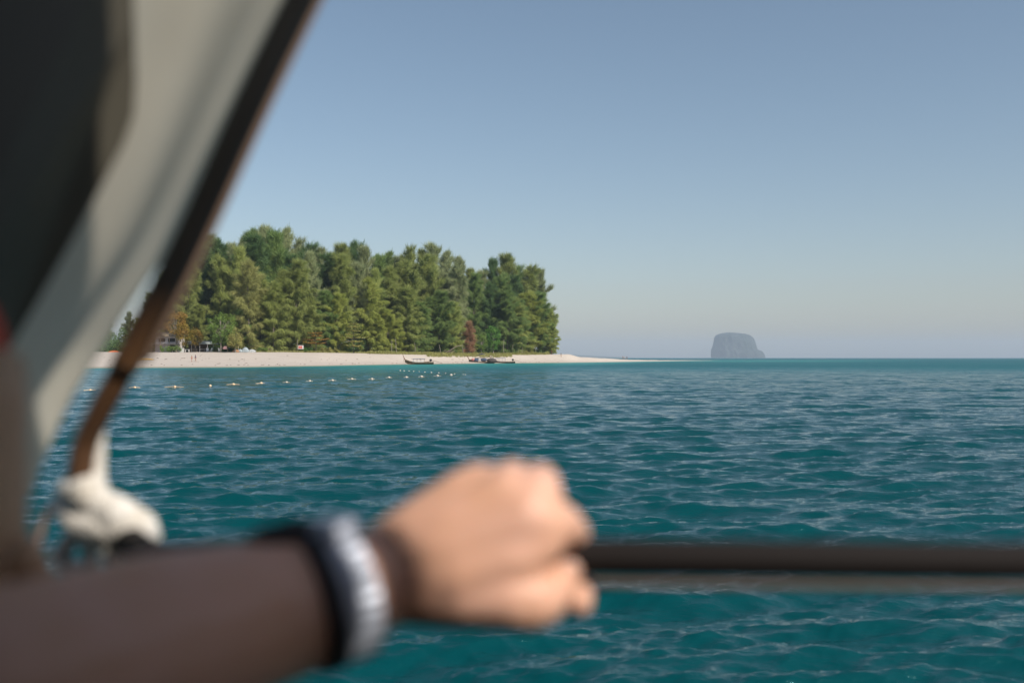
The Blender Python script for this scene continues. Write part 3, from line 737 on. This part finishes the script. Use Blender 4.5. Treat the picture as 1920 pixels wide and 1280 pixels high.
prow_m = mat('brown_prow_wood', (.26, .14, .09), .6, var=(.18, .10, .06), scale=2)
blue_c = mat('blue_tarpaulin', (.05, .10, .20), .6, var=(.09, .15, .26), scale=2)
white_c = mat('white_canvas', (.6, .6, .6), .7)
eng_m = mat('engine_metal', (.04, .04, .045), .45, metal=.4)
def longtail(px0, px1, D, lab, kind, L=None):
    cx = (px0+px1)/2; L = L or (px1-px0)/FPX*D; g = G(cx, D, -.12)
    o = empty('longtail_boat', g, rnd.uniform(-.06, .06)); tag(o, lab, 'boat', 'longtail boats at the water edge')
    H = .95; W = 1.8
    v, f, secs = loft_hull(L, W, H)
    h = pyd('hull', v, f, hull_m if kind == 0 else hull_d, o, False)
    mb = MB()
    for s_ in (0, 6): mb.tube([Vector(q[s_])+Vector((0, 0, .03)) for q in secs], .055, 6)
    mb.build('gunwale', trim_w, o)
    mb = MB(); mb.box((L*.05, 0, .38), (L*.8, W*.80, .05)); mb.build('deck', wood_l, o)
    x0 = -L/2
    mb = MB(); mb.tube([(x0+.25, 0, 1.35), (x0-.05, 0, 1.75), (x0-.35, 0, 2.4), (x0-.6, 0, 3.15)], [.13, .11, .09, .05], 6, flat=1.6); mb.build('prow_post', prow_m, o)
    if kind == 0:
        mb = MB(); mb.tube([(x0-.25, -.02, 2.05), (x0-.28, -.05, 1.2), (x0-.35, -.05, .9)], [.07, .06, .03], 6); mb.build('prow_ribbon', prow_m, o)
    # engine on its pivot, long shaft and propeller
    e = MB(); e.box((L*.40, 0, 1.35), (.75, .45, .5)); e.box((L*.40, 0, 1.65), (.5, .4, .18)); e.tube([(L*.40, 0, .7), (L*.40, 0, 1.2)], .09, 6)
    eo = e.build('engine', eng_m, o)
    mb = MB(); mb.tube([(L*.43, 0, 1.3), (L*.62, 0, .95), (L*.5+2.9, 0, .30)], [.05, .04, .03], 6); mb.build('propeller_shaft', wood_d, o)
    if kind in (0, 1, 2):
        r0, r1, zt = (-.22, .20, 1.75) if kind == 0 else ((-.32, .10, 1.95) if kind == 2 else (-.16, .26, 2.05))
        mb = MB(); n_ = 8
        vv = [(L*(r0+(r1-r0)*i/n_), y, zt+.10*(1-(y/.85)**2)) for i in range(n_+1) for y in (-.85, -.4, 0, .4, .85)]
        ff = [(i*5+j, i*5+j+1, (i+1)*5+j+1, (i+1)*5+j) for i in range(n_) for j in range(4)]
        mb.add(vv, ff); mb.add([(x, y, z-.06) for x, y, z in vv], [tuple(reversed(q)) for q in ff]); mb.build('awning', blue_c if kind != 1 else hull_d, o)
        for i in range(4):
            for y in (-.8, .8):
                mb = MB(); x = L*(r0+(r1-r0)*(i+.1)/3.2); mb.tube([(x, y, .6), (x, y, zt)], .035, 6); mb.build('awning_post', blue_c if kind else wood_l, o)
    if kind == 0:
        mb = MB(); mb.box((-.2, -.86, 1.05), (L*.42, .05, .20)); mb.build('side_canvas', white_c, o)
    if kind == 2:
        for y in (-.8, .8):
            mb = MB(); mb.box((L*-.12, y, 1.1), (L*.42, .05, .07)); mb.build('side_rail', blue_c, o)
    for k in range(3):
        mb = MB(); mb.box((L*(-.2+.2*k), 0, .62), (.3, W*.82, .05)); mb.build('thwart', wood_l, o)
    return o
b1 = longtail(759, 813, 301, 'brown longtail boat with tall prow, alone at the left', 0)
b2 = longtail(879, 926, 352, 'crowded dark longtail boat with reddish prow, left of the moored pair', 1)
b3 = longtail(921, 966, 360, 'dark longtail boat with blue awning frame, right of the moored pair', 2)
# load on the crowded boat
def bundle(px, D, z, r, m_, lab, sq=(1.2, .9, .8)):
    v = MB(); v.ball((0, 0, 0), r, 12, 8, sq); me = v
    o = me.build('cargo_bundle', m_, None, True)
    for q in o.data.vertices: q.co *= 1+.18*noise.noise(q.co*2.3+Vector((px, 0, 0)))
    o.location = G(px, D, z); tag(o, lab, 'bundle'); return o
red_c = mat('red_cloth', (.42, .12, .11), .8, var=(.55, .30, .28), scale=5); navy = mat('dark_blue_cloth', (.03, .05, .10), .8, var=(.07, .10, .16), scale=5)
bundle(887, 351.6, 1.35, .60, red_c, 'red and pink cloth bundle in the bow of the crowded boat')
bundle(893, 351.6, 1.2, .75, navy, 'dark blue bundle behind the red one in the crowded boat')
bundle(899, 351.6, 1.35, .5, white_c, 'white sack amid the crowded boat')
bundle(907, 351.6, 1.25, .75, navy, 'large dark bundle in the stern half of the crowded boat', (1.7, .9, .8))
bundle(922, 350.0, .95, 1.15, mat('black_net', (.03, .028, .03), .9, var=(.12, .10, .09), scale=6), 'heap of black fishing net between the two moored boats', (1.5, 1, .85))

# ------------------------------------------------------------------ people on the beach
skin_far = mat('tanned_skin', (.36, .20, .13), .6)
def person(px, D, lab, shirt, h=1.68, z=None, sway=0.0, rz=0.0, group='people walking on the beach'):
    s = h/1.75; ch = []
    def V(x, y, z_): return Vector((x, y, z_))*s
    st = .16+sway
    ch.append([(V(0, 0, .98), .13*s), (V(0, 0, 1.22), .125*s), (V(0, 0, 1.40), .13*s)])
    ch.append([(V(-.16, 0, 1.40), .065*s), (V(.16, 0, 1.40), .065*s)])
    ch.append([(V(0, 0, 1.45), .05*s), (V(0, 0, 1.56), .055*s)]); ch.append([(V(0, 0, 1.62), .098*s), (V(0, -.02, 1.66), .095*s)])
    for sg in (-1, 1):
        ch.append([(V(sg*.09, 0, .95), .095*s), (V(sg*.10, sg*st*.5-.02, .50), .06*s), (V(sg*.10, sg*st, .08), .04*s), (V(sg*.10, sg*st-.14, .04), .035*s)])
        ch.append([(V(sg*.20, 0, 1.39), .05*s), (V(sg*.26, -sg*.06, 1.10), .04*s), (V(sg*.25, -sg*.12-.04, .86), .03*s), (V(sg*.25, -sg*.13-.05, .78), .035*s)])
    me = capsule_union('person', ch, .022, 3)
    o = link('person', me, skin_far, None, True); o.location = G(px, D, float(ground_z(px, D)) if z is None else z); o.rotation_euler = (0, 0, rz)
    tag(o, lab, 'person', group)
    m2 = capsule_union('clothing', [[(V(0, 0, .88), .155*s), (V(0, 0, 1.02), .145*s)]]+([[(V(0, 0, 1.1), .138*s), (V(0, 0, 1.40), .145*s)], [(V(-.16, 0, 1.39), .08*s), (V(.16, 0, 1.39), .08*s)]] if shirt[1] else []), .022, 3)
    link('clothing', m2, shirt[0], o, True)
    mb = MB(); mb.ball(V(0, .02, 1.69), .105*s, 10, 7, (1, 1, .85)); mb.build('hair', dark_open, o, True)
    return o
shirt_r = mat('shirt_red', (.35, .08, .07), .8); shirt_n = mat('shirt_navy', (.05, .06, .12), .8); shirt_k = mat('shorts_dark', (.04, .04, .05), .8); shirt_w = mat('shirt_white', (.6, .58, .55), .8)
person(359.5, 246, 'person in a red top walking, left one of the two on the near beach', (shirt_r, False), 1.6, rz=1.2)
person(366.5, 247, 'person in navy clothes walking, right one of the two on the near beach', (shirt_n, True), 1.72, rz=1.4, sway=.06)
person(1034.5, 425, 'person in red standing on the sand right of the boats', (shirt_r, True), 1.7, rz=.4)
person(1052, 418, 'person in dark clothes standing near the start of the sand spit', (shirt_k, True), 1.7, rz=2.0)
person(1168, 520, 'person in dark shorts at the left of the group out on the spit', (shirt_k, False), 1.75, group='people out on the sand spit')
person(1175.5, 520, 'person in navy, right one of the group out on the spit', (shirt_n, True), 1.7, group='people out on the sand spit', sway=.05)
person(1171, 524, 'person in white between the two others out on the spit', (shirt_w, True), 1.7, group='people out on the sand spit')

# ------------------------------------------------------------------ buoys
buoy_near = mat('orange_buoy', (.74, .57, .38), .45, var=(.70, .48, .28), scale=6); buoy_far = mat('cream_buoy', (.68, .60, .50), .45, var=(.58, .48, .36), scale=6); buoy_dk = mat('buoy_dark', (.10, .09, .08), .6)
def buoy(px, y, r, m_, lab, grp, side=0.0, dark=False):
    D = 2.0*FPX/(y+1.5-670)
    o = empty('buoy', G(px, D, .02), rnd.uniform(0, 3)); tag(o, lab, 'buoy', grp)
    mb = MB(); mb.ball((0, 0, r*.35), r, 14, 10, (1.15, 1, .82)); mb.build('float', m_, o, True)
    mb = MB(); mb.tube([(0, 0, r*1.1), (0, 0, r*1.35)], r*.18, 6); mb.build('lug', m_, o)
    if dark: mb = MB(); mb.ball((-r*1.3, 0, 0), r*.8, 8, 6); mb.build('small_float', buoy_dk, o, True)
    if side:
        mb = MB(); mb.tube([(-side, 0, .02), (-r*.9, 0, .05), (r*.9, 0, .05), (side*.9, 0, .02)], .022, 6); o2 = mb.build('rope_tail', m_, o); o.rotation_euler = (0, 0, rnd.uniform(-.25, .25))
front = [(169.5, 731, 1), (253, 725.8, 1), (328, 724.5, 1.8), (394.5, 722.5, 0), (438, 720, 1.2), (490, 717.8, 1), (537.5, 716, .8), (581, 713.5, .8), (623.5, 712.2, .8), (660, 709.7, .9), (697.5, 709.5, .7), (729.5, 706.8, .7), (762, 706.3, .6), (790.5, 705, .7), (820.5, 703.5, .9), (846, 702, 0)]
for i, (px, y, sd_) in enumerate(front):
    D = 2*FPX/(y-670); buoy(px, y, 2.6/FPX*D*(1 if i < 6 else .85), buoy_near if i < 6 else buoy_far, ('orange' if i < 6 else 'cream')+f' buoy, {ORD[i]} from left of the long near line', 'buoys of the near line', side=.25*sd_*(1+D/120))
back = [750.5, 757.8, 766.8, 775.5, 786, 796.5, 808.8, 822.5, 835.5, 852, 868.5, 872.5]
for i, px in enumerate(back):
    y = 693.3+(px-750)/122*7.9; D = 2*FPX/(y-670)
    buoy(px, y, 1.25/FPX*D, buoy_far, f'small white buoy, {ORD[i]} from left of the short far line', 'buoys of the far line', dark=i in (4, 8, 10))

# ------------------------------------------------------------------ the boat we sit in
canvas = mat('beige_canvas', (.80, .76, .67), .85, var=(.75, .71, .62), scale=8, bump=.15, bscale=400, transl=.74)
tint = mat('tinted_vinyl', (.062, .055, .041), .55, .3, var=(.075, .068, .050), scale=6)
black_t = mat('black_coated_tube', (.006, .006, .006), .5, .3)
brown_t = mat('varnished_wood', (.125, .062, .027), .35, .5, var=(.08, .04, .02), scale=14, stretch=(1, 1, .15))
rub = mat('black_rubber', (.012, .0095, .009), .75, .15)
tan_t = mat('tan_painted_metal', (.10, .065, .045), .8, .4)
post_m = mat('rolled_warm_canvas', (.95, .74, .58), .8, var=(.90, .68, .52), scale=10, transl=.75)
hullw = mat('white_gelcoat', (.7, .7, .68), .3)
boat = empty('tour_boat', (0, 0.2, 0)); tag(boat, 'tour boat we look out of, with beige canvas side, slanting frame and black rail', 'boat')
BI = Vector((0, -0.2, 0))
def bp(px, py, d): return P(px, py, d)+BI
# canvas side curtain: right edge runs along the frame, left edge out of the picture
def curtain():
    right = [(632, -160, .76), (572, -40, .76), (498, 120, .77), (412, 300, .78), (330, 455, .79), (262, 555, .79), (196, 655, .79), (140, 740, .78), (100, 815, .77), (68, 880, .76), (48, 925, .755)]
    left = [(-260, -160, .56), (-260, -40, .56), (-260, 120, .56), (-260, 300, .56), (-260, 455, .56), (-260, 565, .57), (-260, 655, .58), (-260, 740, .58), (-230, 815, .60), (-160, 880, .62), (-100, 925, .63)]
    rp = catmull([bp(*q) for q in right], 4); lp = catmull([bp(*q) for q in left], 4); n_ = 44; v = []; f = []
    for i, (a_, b_) in enumerate(zip(lp, rp)):
        nrm = (b_-a_).cross(Vector((0, 0, 1))).normalized()
        for k in range(n_+1):
            t = k/n_; p = a_.lerp(b_, t)
            w = (b_-a_).length*(1-t)
            fold = .016*math.exp(-((w-.085)/.028)**2)-.012*math.exp(-((w-.03)/.02)**2)+.004*math.sin(t*9+i*.12)
            v.append(p+nrm*fold)
    m_ = len(rp)
    for i in range(m_-1):
        for k in range(n_): a0 = i*(n_+1)+k; f.append((a0, a0+1, a0+n_+2, a0+n_+1))
    me = pyd('side_curtain', v, f, canvas, boat, True)
    s = me.modifiers.new('thick', 'SOLIDIFY'); s.thickness = .002
    return me
cur = curtain()
# tinted window sewn into the curtain (stands a little proud of it)
wp = [(-300, -160), (246, -160), (252, 40), (254, 150), (250, 215), (232, 268), (190, 350), (130, 462), (70, 568), (22, 648), (-20, 712), (-300, 900)]
def on_curtain(px, py, off):
    right_d = .78; t = (px+260)/(np.interp(py, [-160, 300, 655, 925], [632, 412, 196, 48])+260)
    return bp(px, py, .56+(right_d-.56)*t-off)
win = [on_curtain(x, y, .035) for x, y in wp]; win_b = [on_curtain(x, y, .030) for x, y in wp]; nn = len(wp)
pyd('window', win+win_b, [tuple(range(nn)), tuple(range(2*nn-1, nn-1, -1))]+[(i, i+nn, (i+1) % nn+nn, (i+1) % nn) for i in range(nn)], tint, cur)
# slanting frame: black upper tube, varnished lower brace
tube_m = bpy.data.materials.new('worn_black_over_wood'); tube_m.use_nodes = True
_n = tube_m.node_tree.nodes; _l = tube_m.node_tree.links; _g = _n.new('ShaderNodeTexCoord'); _s = _n.new('ShaderNodeSeparateXYZ'); _r = _n.new('ShaderNodeValToRGB')
_r.color_ramp.elements[0].position = .02; _r.color_ramp.elements[0].color = (.115, .058, .026, 1); _r.color_ramp.elements[1].position = .20; _r.color_ramp.elements[1].color = (.006, .006, .006, 1)
_l.new(_g.outputs['Generated'], _s.inputs[0]); _l.new(_s.outputs['Z'], _r.inputs[0]); _l.new(_r.outputs[0], _n['Principled BSDF'].inputs['Base Color']); _n['Principled BSDF'].inputs['Roughness'].default_value = .42
path = [(640, -150, .74), (568, -10, .745), (470, 190, .75), (375, 400, .76), (318, 520, .765), (272, 610, .77), (232, 690, .775)]
MB().tube(catmull([bp(*q) for q in path], 6), .0108, 14).build('frame_tube', tube_m, boat, True)
path = [(250, 655, .776), (218, 715, .78), (185, 775, .785), (160, 830, .79), (150, 890, .79), (150, 960, .795)]
MB().tube(catmull([bp(*q) for q in path], 6), .0098, 14).build('wooden_brace', brown_t, boat, True)
# sunlit right edge of the frame tube, put in as a thin tan tube
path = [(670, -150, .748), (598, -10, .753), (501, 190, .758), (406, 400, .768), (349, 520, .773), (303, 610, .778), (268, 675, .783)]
MB().tube(catmull([bp(*q) for q in path], 6), .0048, 10).build('edge_highlight', mat('tan_highlight', (.24, .16, .115), .6), boat, True)
# post at the far left with its flared foot
MB().tube([bp(4, 690, .535), bp(6, 760, .50), bp(8, 1500, .50)], .0118, 16).build('post', post_m, boat, True)
MB().tube([bp(28, 1010, .50), bp(42, 1050, .50), bp(62, 1068, .50), bp(96, 1088, .50)], [.008, .012, .011, .004], 12).build('post_foot', mat('tan_wood', (.50, .30, .17), .6), boat, True)
# rails
MB().tube([bp(238, 1008, .785), bp(262, 1030, .76), bp(300, 1050, .70), bp(400, 1048, .63), bp(700, 1046, .62), bp(1090, 1044, .62), bp(3400, 1066, .62)], .0118, 16).build('hand_rail', rub, boat, True)
MB().tube([bp(330, 1084, .66), bp(400, 1086, .66), bp(1090, 1093, .66), bp(3400, 1116, .66)], .0026, 12).build('lower_rail', tan_t, boat, True)
for x in (-1.1, 1.25):
    MB().tube([(x, .64-.2, 1.0), (x, .64-.2, 2.45)], .015, 12).build('stanchion', black_t, boat, True)
# roof over our heads: unseen, front edge shaped so its shade stops at the wrist
ZR = 2.46
def roof():
    b0 = Vector((ROOF_X, ROOF_Y, ZR)); d0 = Vector((-1.15, 1, 0)); b1_ = b0+d0*.09+Vector((.05, 0, 0)); d1 = Vector((-1.75, 1, 0))
    p = [b1_+d1*((b1_.x+.47)/1.75), b1_, b0+d0*.07, b0-d0*1.3, Vector((2.4, -2.2, ZR)), Vector((-.47, -2.2, ZR))]
    p = [q+BI for q in p]; n_ = len(p)
    pyd('roof', p+[q+Vector((0, 0, .04)) for q in p], [tuple(range(n_-1, -1, -1)), tuple(range(n_, 2*n_))]+[(i, (i+1) % n_, (i+1) % n_+n_, i+n_) for i in range(n_)], mat('roof_lining', (.09, .075, .06), .8), boat)
    e0 = Vector((.464, ROOF_Y, ZR))+BI   # unseen strip outside the roof edge, added to shade the wrist beside the watch
    w_ = Vector((-.031, 0, 0)); q_ = [e0+d0*.065, e0-d0*1.3, e0-d0*1.3+w_, e0+d0*.065+w_]
    pyd('shade_strip', q_+[k_+Vector((0, 0, .012)) for k_ in q_], [(3, 2, 1, 0), (4, 5, 6, 7), (0, 1, 5, 4), (1, 2, 6, 5), (2, 3, 7, 6), (3, 0, 4, 7)], wood_d, boat)
    bk = mat('dark_shade_wall', (.07, .05, .04), .7, var=(.10, .07, .05), scale=3)  # unseen dark walls, added to keep skylight off the forearm
    MB().box((-.15, -.75, 1.43), (2.5, .05, 2.02)).build('shade_wall_back', bk, boat)
    MB().box((1.15, -.33, 1.43), (.05, .78, 2.02)).build('shade_wall_side', bk, boat)
    MB().box((-1.45, -.32, 1.2), (.05, .85, 1.56)).build('shade_wall_side', bk, boat)
ROOF_X, ROOF_Y = 0.412, 0.13
roof()
# gunwale, hull side and floor below the frame
mb = MB(); mb.box((0, .60-.2, 1.02), (7.5, .16, .06)); mb.build('gunwale', brown_t, boat)
mb = MB(); mb.add([(-3.8, .66-.2, 1.0), (3.8, .66-.2, 1.0), (3.6, .45-.2, -.3), (-3.6, .45-.2, -.3), (-3.8, .60-.2, 1.0), (3.8, .60-.2, 1.0), (3.6, .39-.2, -.3), (-3.6, .39-.2, -.3)],
                  [(0, 1, 2, 3), (7, 6, 5, 4), (0, 4, 5, 1), (3, 2, 6, 7), (0, 3, 7, 4), (1, 5, 6, 2)]); mb.build('hull', hullw, boat)
mb = MB(); mb.box((0, -1.0, .45), (7.2, 2.9, .05)); mb.build('floor', wood_d, boat)

# ------------------------------------------------------------------ rope knot, cord, life jacket
rope_m = mat('off_white_rope', (.76, .73, .68), .9, var=(.58, .53, .45), scale=45, amount=.5, bump=.8, bscale=220)
def kn(*pts): return [(P(x, y, d), r) for x, y, d, r in pts]
knot = [kn((186, 800, .80, .006), (180, 850, .80, .009), (178, 900, .80, .010), (185, 940, .80, .012)),
        kn((138, 918, .795, .015), (165, 925, .785, .017), (190, 950, .79, .014)),
        kn((120, 945, .80, .012), (150, 975, .79, .016), (195, 990, .785, .015), (240, 985, .785, .016)),
        kn((180, 940, .79, .014), (220, 965, .785, .018), (262, 990, .79, .017), (282, 1005, .795, .010)),
        kn((150, 980, .80, .010), (175, 1005, .795, .012), (215, 1000, .79, .016), (252, 1012, .79, .014)),
        kn((200, 1000, .79, .014), (215, 1035, .79, .012), (224, 1062, .795, .006)),
        kn((240, 1000, .79, .014), (250, 1030, .80, .008)),
        kn((160, 1000, .805, .006), (130, 1012, .81, .008), (117, 1035, .81, .009), (128, 1060, .81, .008), (148, 1072, .81, .006)),
        kn((150, 1070, .81, .005), (170, 1050, .81, .008), (168, 1020, .81, .008), (160, 1000, .805, .006))]
o = link('rope_knot', capsule_union('rope_knot', [[(p_, r_*.86) for p_, r_ in c_] for c_ in knot], .0019, 2), rope_m, None, True)
tag(o, 'fat off-white rope knot tied round the foot of the slanting boat frame', 'rope')
mb = MB(); mb.tube(catmull([P(118, 925, .80), P(95, 950, .80), P(78, 990, .80), P(68, 1030, .80), P(60, 1085, .80)], 6), .0032, 8)
tag(mb.build('cord', mat('grey_brown_cord', (.25, .17, .14), .9), None, True), 'thin brown cord arching from the rope knot down to the post', 'cord')
jk = empty('life_jacket', P(-90, 690, .60)); tag(jk, 'red life jacket hanging at the far left behind the post', 'life jacket')
red_f = mat('red_nylon', (.50, .07, .03), .7, var=(.40, .05, .03), scale=20)
mb = MB(); mb.ball((0, 0, 0), .045, 16, 12, (.72, .6, 1.25)); mb.build('front_panel', red_f, jk, True)
mb = MB(); mb.ball((-.08, .0, 0), .045, 16, 12, (.75, .6, 1.25)); mb.build('front_panel', red_f, jk, True)
mb = MB(); mb.box((-.04, -.03, 0), (.15, .006, .02)); mb.build('strap', rub, jk)

# ------------------------------------------------------------------ the arm holding the rail
def skin_mat():
    m = mat('skin', (.65, .355, .225), .48, .4, var=(.74, .43, .32), scale=28, amount=.9, bump=.12, bscale=600)
    b = m.node_tree.nodes['Principled BSDF']; b.inputs['Subsurface Weight'].default_value = .12
    b.inputs['Subsurface Radius'].default_value = (1, .35, .2); b.inputs['Subsurface Scale'].default_value = .006
    return m
skin = skin_mat()
def K(*pts): return [(P(x, y, d), r) for x, y, d, r in pts]
arm = [K((745, 1078, .588, .0265), (700, 1088, .582, .0285), (640, 1120, .570, .0335), (560, 1136, .558, .0375), (480, 1152, .545, .0410), (300, 1205, .510, .0470), (0, 1305, .455, .0505), (-420, 1450, .40, .052))+[(Vector((-.30, -.10, 1.70)), .065)],
       [(Vector((-.27, -.16, 1.68)), .075), (Vector((-.12, -.22, 1.66)), .10), (Vector((.12, -.22, 1.66)), .10), (Vector((.24, -.18, 1.62)), .07)],
       [(Vector((-.06, -.24, 1.58)), .15), (Vector((-.05, -.26, 1.20)), .14)], [(Vector((.06, -.24, 1.58)), .15), (Vector((.05, -.26, 1.20)), .14)],
       [(Vector((0, -.22, 1.72)), .06), (Vector((0, -.20, 1.86)), .058)], [(Vector((0, -.16, 1.90)), .075), (Vector((0, -.18, 2.0)), .098), (Vector((0, -.19, 2.03)), .096)],
       [(Vector((0, -.085, 1.965)), .012), (Vector((0, -.068, 1.95)), .012)],
       [(Vector((.24, -.18, 1.62)), .06), (Vector((.31, -.16, 1.42)), .048), (Vector((.20, .0, 1.36)), .036)],
       K((735, 1040, .592, .022), (800, 1000, .592, .023), (870, 950, .597, .022), (900, 922, .60, .0175)),
       K((735, 1050, .590, .024), (850, 1000, .586, .024), (950, 940, .588, .0205)),
       K((740, 1080, .588, .025), (850, 1040, .580, .025), (985, 975, .578, .021)),
       K((740, 1090, .588, .025), (860, 1070, .577, .025), (960, 1040, .575, .021), (1010, 1008, .576, .0165)),
       K((745, 1105, .586, .020), (860, 1110, .576, .021), (960, 1118, .572, .0195), (990, 1124, .573, .0180)),
       # fingers: little, ring, middle, index
       K((900, 920, .600, .0165), (905, 905, .628, .0120), (918, 975, .655, .0105), (925, 1060, .645, .0090), (925, 1085, .628, .0080)),
       K((952, 926, .592, .0175), (960, 898, .622, .0125), (972, 985, .658, .0110), (975, 1070, .645, .0095), (975, 1098, .625, .0085)),
       K((1000, 938, .586, .0180), (1012, 905, .612, .0125), (1028, 985, .652, .0115), (1030, 1078, .642, .0100), (1030, 1112, .618, .0090)),
       K((1015, 985, .578, .0175), (1052, 982, .596, .0128), (1072, 1000, .632, .0118), (1082, 1085, .640, .0105), (1083, 1128, .612, .0095)),
       # thumb
       K((985, 1126, .573, .0180), (1020, 1120, .583, .0150), (1046, 1090, .596, .0105), (1066, 1072, .603, .0085))]
me = capsule_union('person', arm, .0021, 9, .55)
me.transform(Matrix.Identity(4))
armo = link('person', me, skin, None, True)
tag(armo, 'person reaching in from the left, bare forearm shaded, sunlit hand gripping the rail', 'person')
shirt = capsule_union('clothing', [[(Vector((-.25, -.17, 1.67)), .092), (Vector((-.12, -.22, 1.65)), .115), (Vector((.12, -.22, 1.65)), .115), (Vector((.24, -.19, 1.61)), .088), (Vector((.29, -.17, 1.50)), .068)],
  [(Vector((-.06, -.24, 1.58)), .165), (Vector((-.05, -.26, 1.12)), .155)], [(Vector((.06, -.24, 1.58)), .165), (Vector((.05, -.26, 1.12)), .155)]], .012, 4)
link('clothing', shirt, mat('black_cotton', (.02, .02, .022), .9), armo, True)
hair = capsule_union('hair', [[(Vector((0, -.20, 2.03)), .105), (Vector((0, -.25, 1.94)), .085)]], .008, 3)
link('hair', hair, mat('dark_hair', (.02, .014, .01), .6), armo, True)
mb = MB()   # thumbnail
mb.ball(P(1068, 1066, .5955), .0052, 10, 6, (1.2, .35, .8)); mb.build('thumbnail', mat('nail', (.62, .42, .35), .3), armo, True)

def band(cpx, cpy, d, r, width, thick, n=64, flat=.9, wob=0.0):
    c = P(cpx, cpy, d); ax = (P(720, 1082, .585)-P(520, 1146, .552)).normalized()
    u = ax.cross(Vector((0, 0, 1))).normalized(); w = u.cross(ax).normalized()
    v = []; f = []
    for i in range(n):
        a_ = 2*math.pi*i/n; g = thick*(1 if (i % 2 or not wob) else 1-wob)
        for rr, xx in ((r, -width/2), (r+g, -width/2+.001), (r+g, width/2-.001), (r, width/2)):
            v.append(c+ax*xx+(u*math.cos(a_)+w*math.sin(a_)*1.0)*rr)
    for i in range(n):
        j = (i+1) % n
        for k in range(4): f.append((i*4+k, i*4+(k+1) % 4, j*4+(k+1) % 4, j*4+k))
    return c, ax, u, w, v, f
steel = mat('brushed_steel', (.40, .43, .50), .48, .4, metal=.35, var=(.34, .37, .43), scale=60)
wt = empty('wristwatch', P(640, 1118, .570)); tag(wt, 'silver wristwatch on the wrist of the outstretched arm', 'watch')
c, ax, u, w, v, f = band(634, 1116, .571, .0345, .025, .0035, 60, wob=.35)
o = pyd('bracelet', [p-wt.location for p in v], f, steel, wt, False)
# case on the top of the wrist, dial away from the camera
cc = c+w*.0345+u*(-.004)-wt.location
mb = MB(); mb.tube([cc-w*.003, cc+w*.0005, cc+w*.006, cc+w*.0085], [.0165, .0195, .0195, .0165], 28); case = mb.build('case', steel, wt, True)
mb = MB(); mb.tube([cc+w*.0084, cc+w*.0092], [.0145, .0140], 28); mb.build('dial', mat('dial', (.05, .05, .06), .2), case)
mb = MB(); mb.tube([cc+ax*.019+w*.003, cc+ax*.0225+w*.003], [.003, .003], 10); mb.build('crown', steel, case)
c, ax, u, w, v, f = band(590, 1128, .562, .0370, .011, .0032)
o = pyd('bracelet', v, f, mat('black_leather', (.016, .015, .017), .7)); tag(o, 'black leather bracelet just behind the silver watch', 'bracelet')
mb = MB(); q = c+w*.041-ax*.012; mb.tube([q-ax*.024, q-ax*.010, q+ax*.010, q+ax*.020], [.004, .0085, .0085, .004], 12); mb.build('toggle', o.data.materials[0], o, True)

# ------------------------------------------------------------------ haze: even air round camera and scene
hm = bpy.data.materials.new('haze'); hm.use_nodes = True
n = hm.node_tree.nodes; l = hm.node_tree.links; n.remove(n['Principled BSDF'])
pv = n.new('ShaderNodeVolumePrincipled'); pv.inputs['Color'].default_value = (.69, .84, 1.0, 1)
pv.inputs['Density'].default_value = 0.000105; pv.inputs['Anisotropy'].default_value = 0.0
l.new(pv.outputs[0], n['Material Output'].inputs['Volume'])
mb = MB(); mb.box((0, 6000, 115), (17000, 17000, 242)); hz = mb.build('haze', hm)
tag(hz, 'thin pale sea haze filling the air', 'haze', kind='stuff')
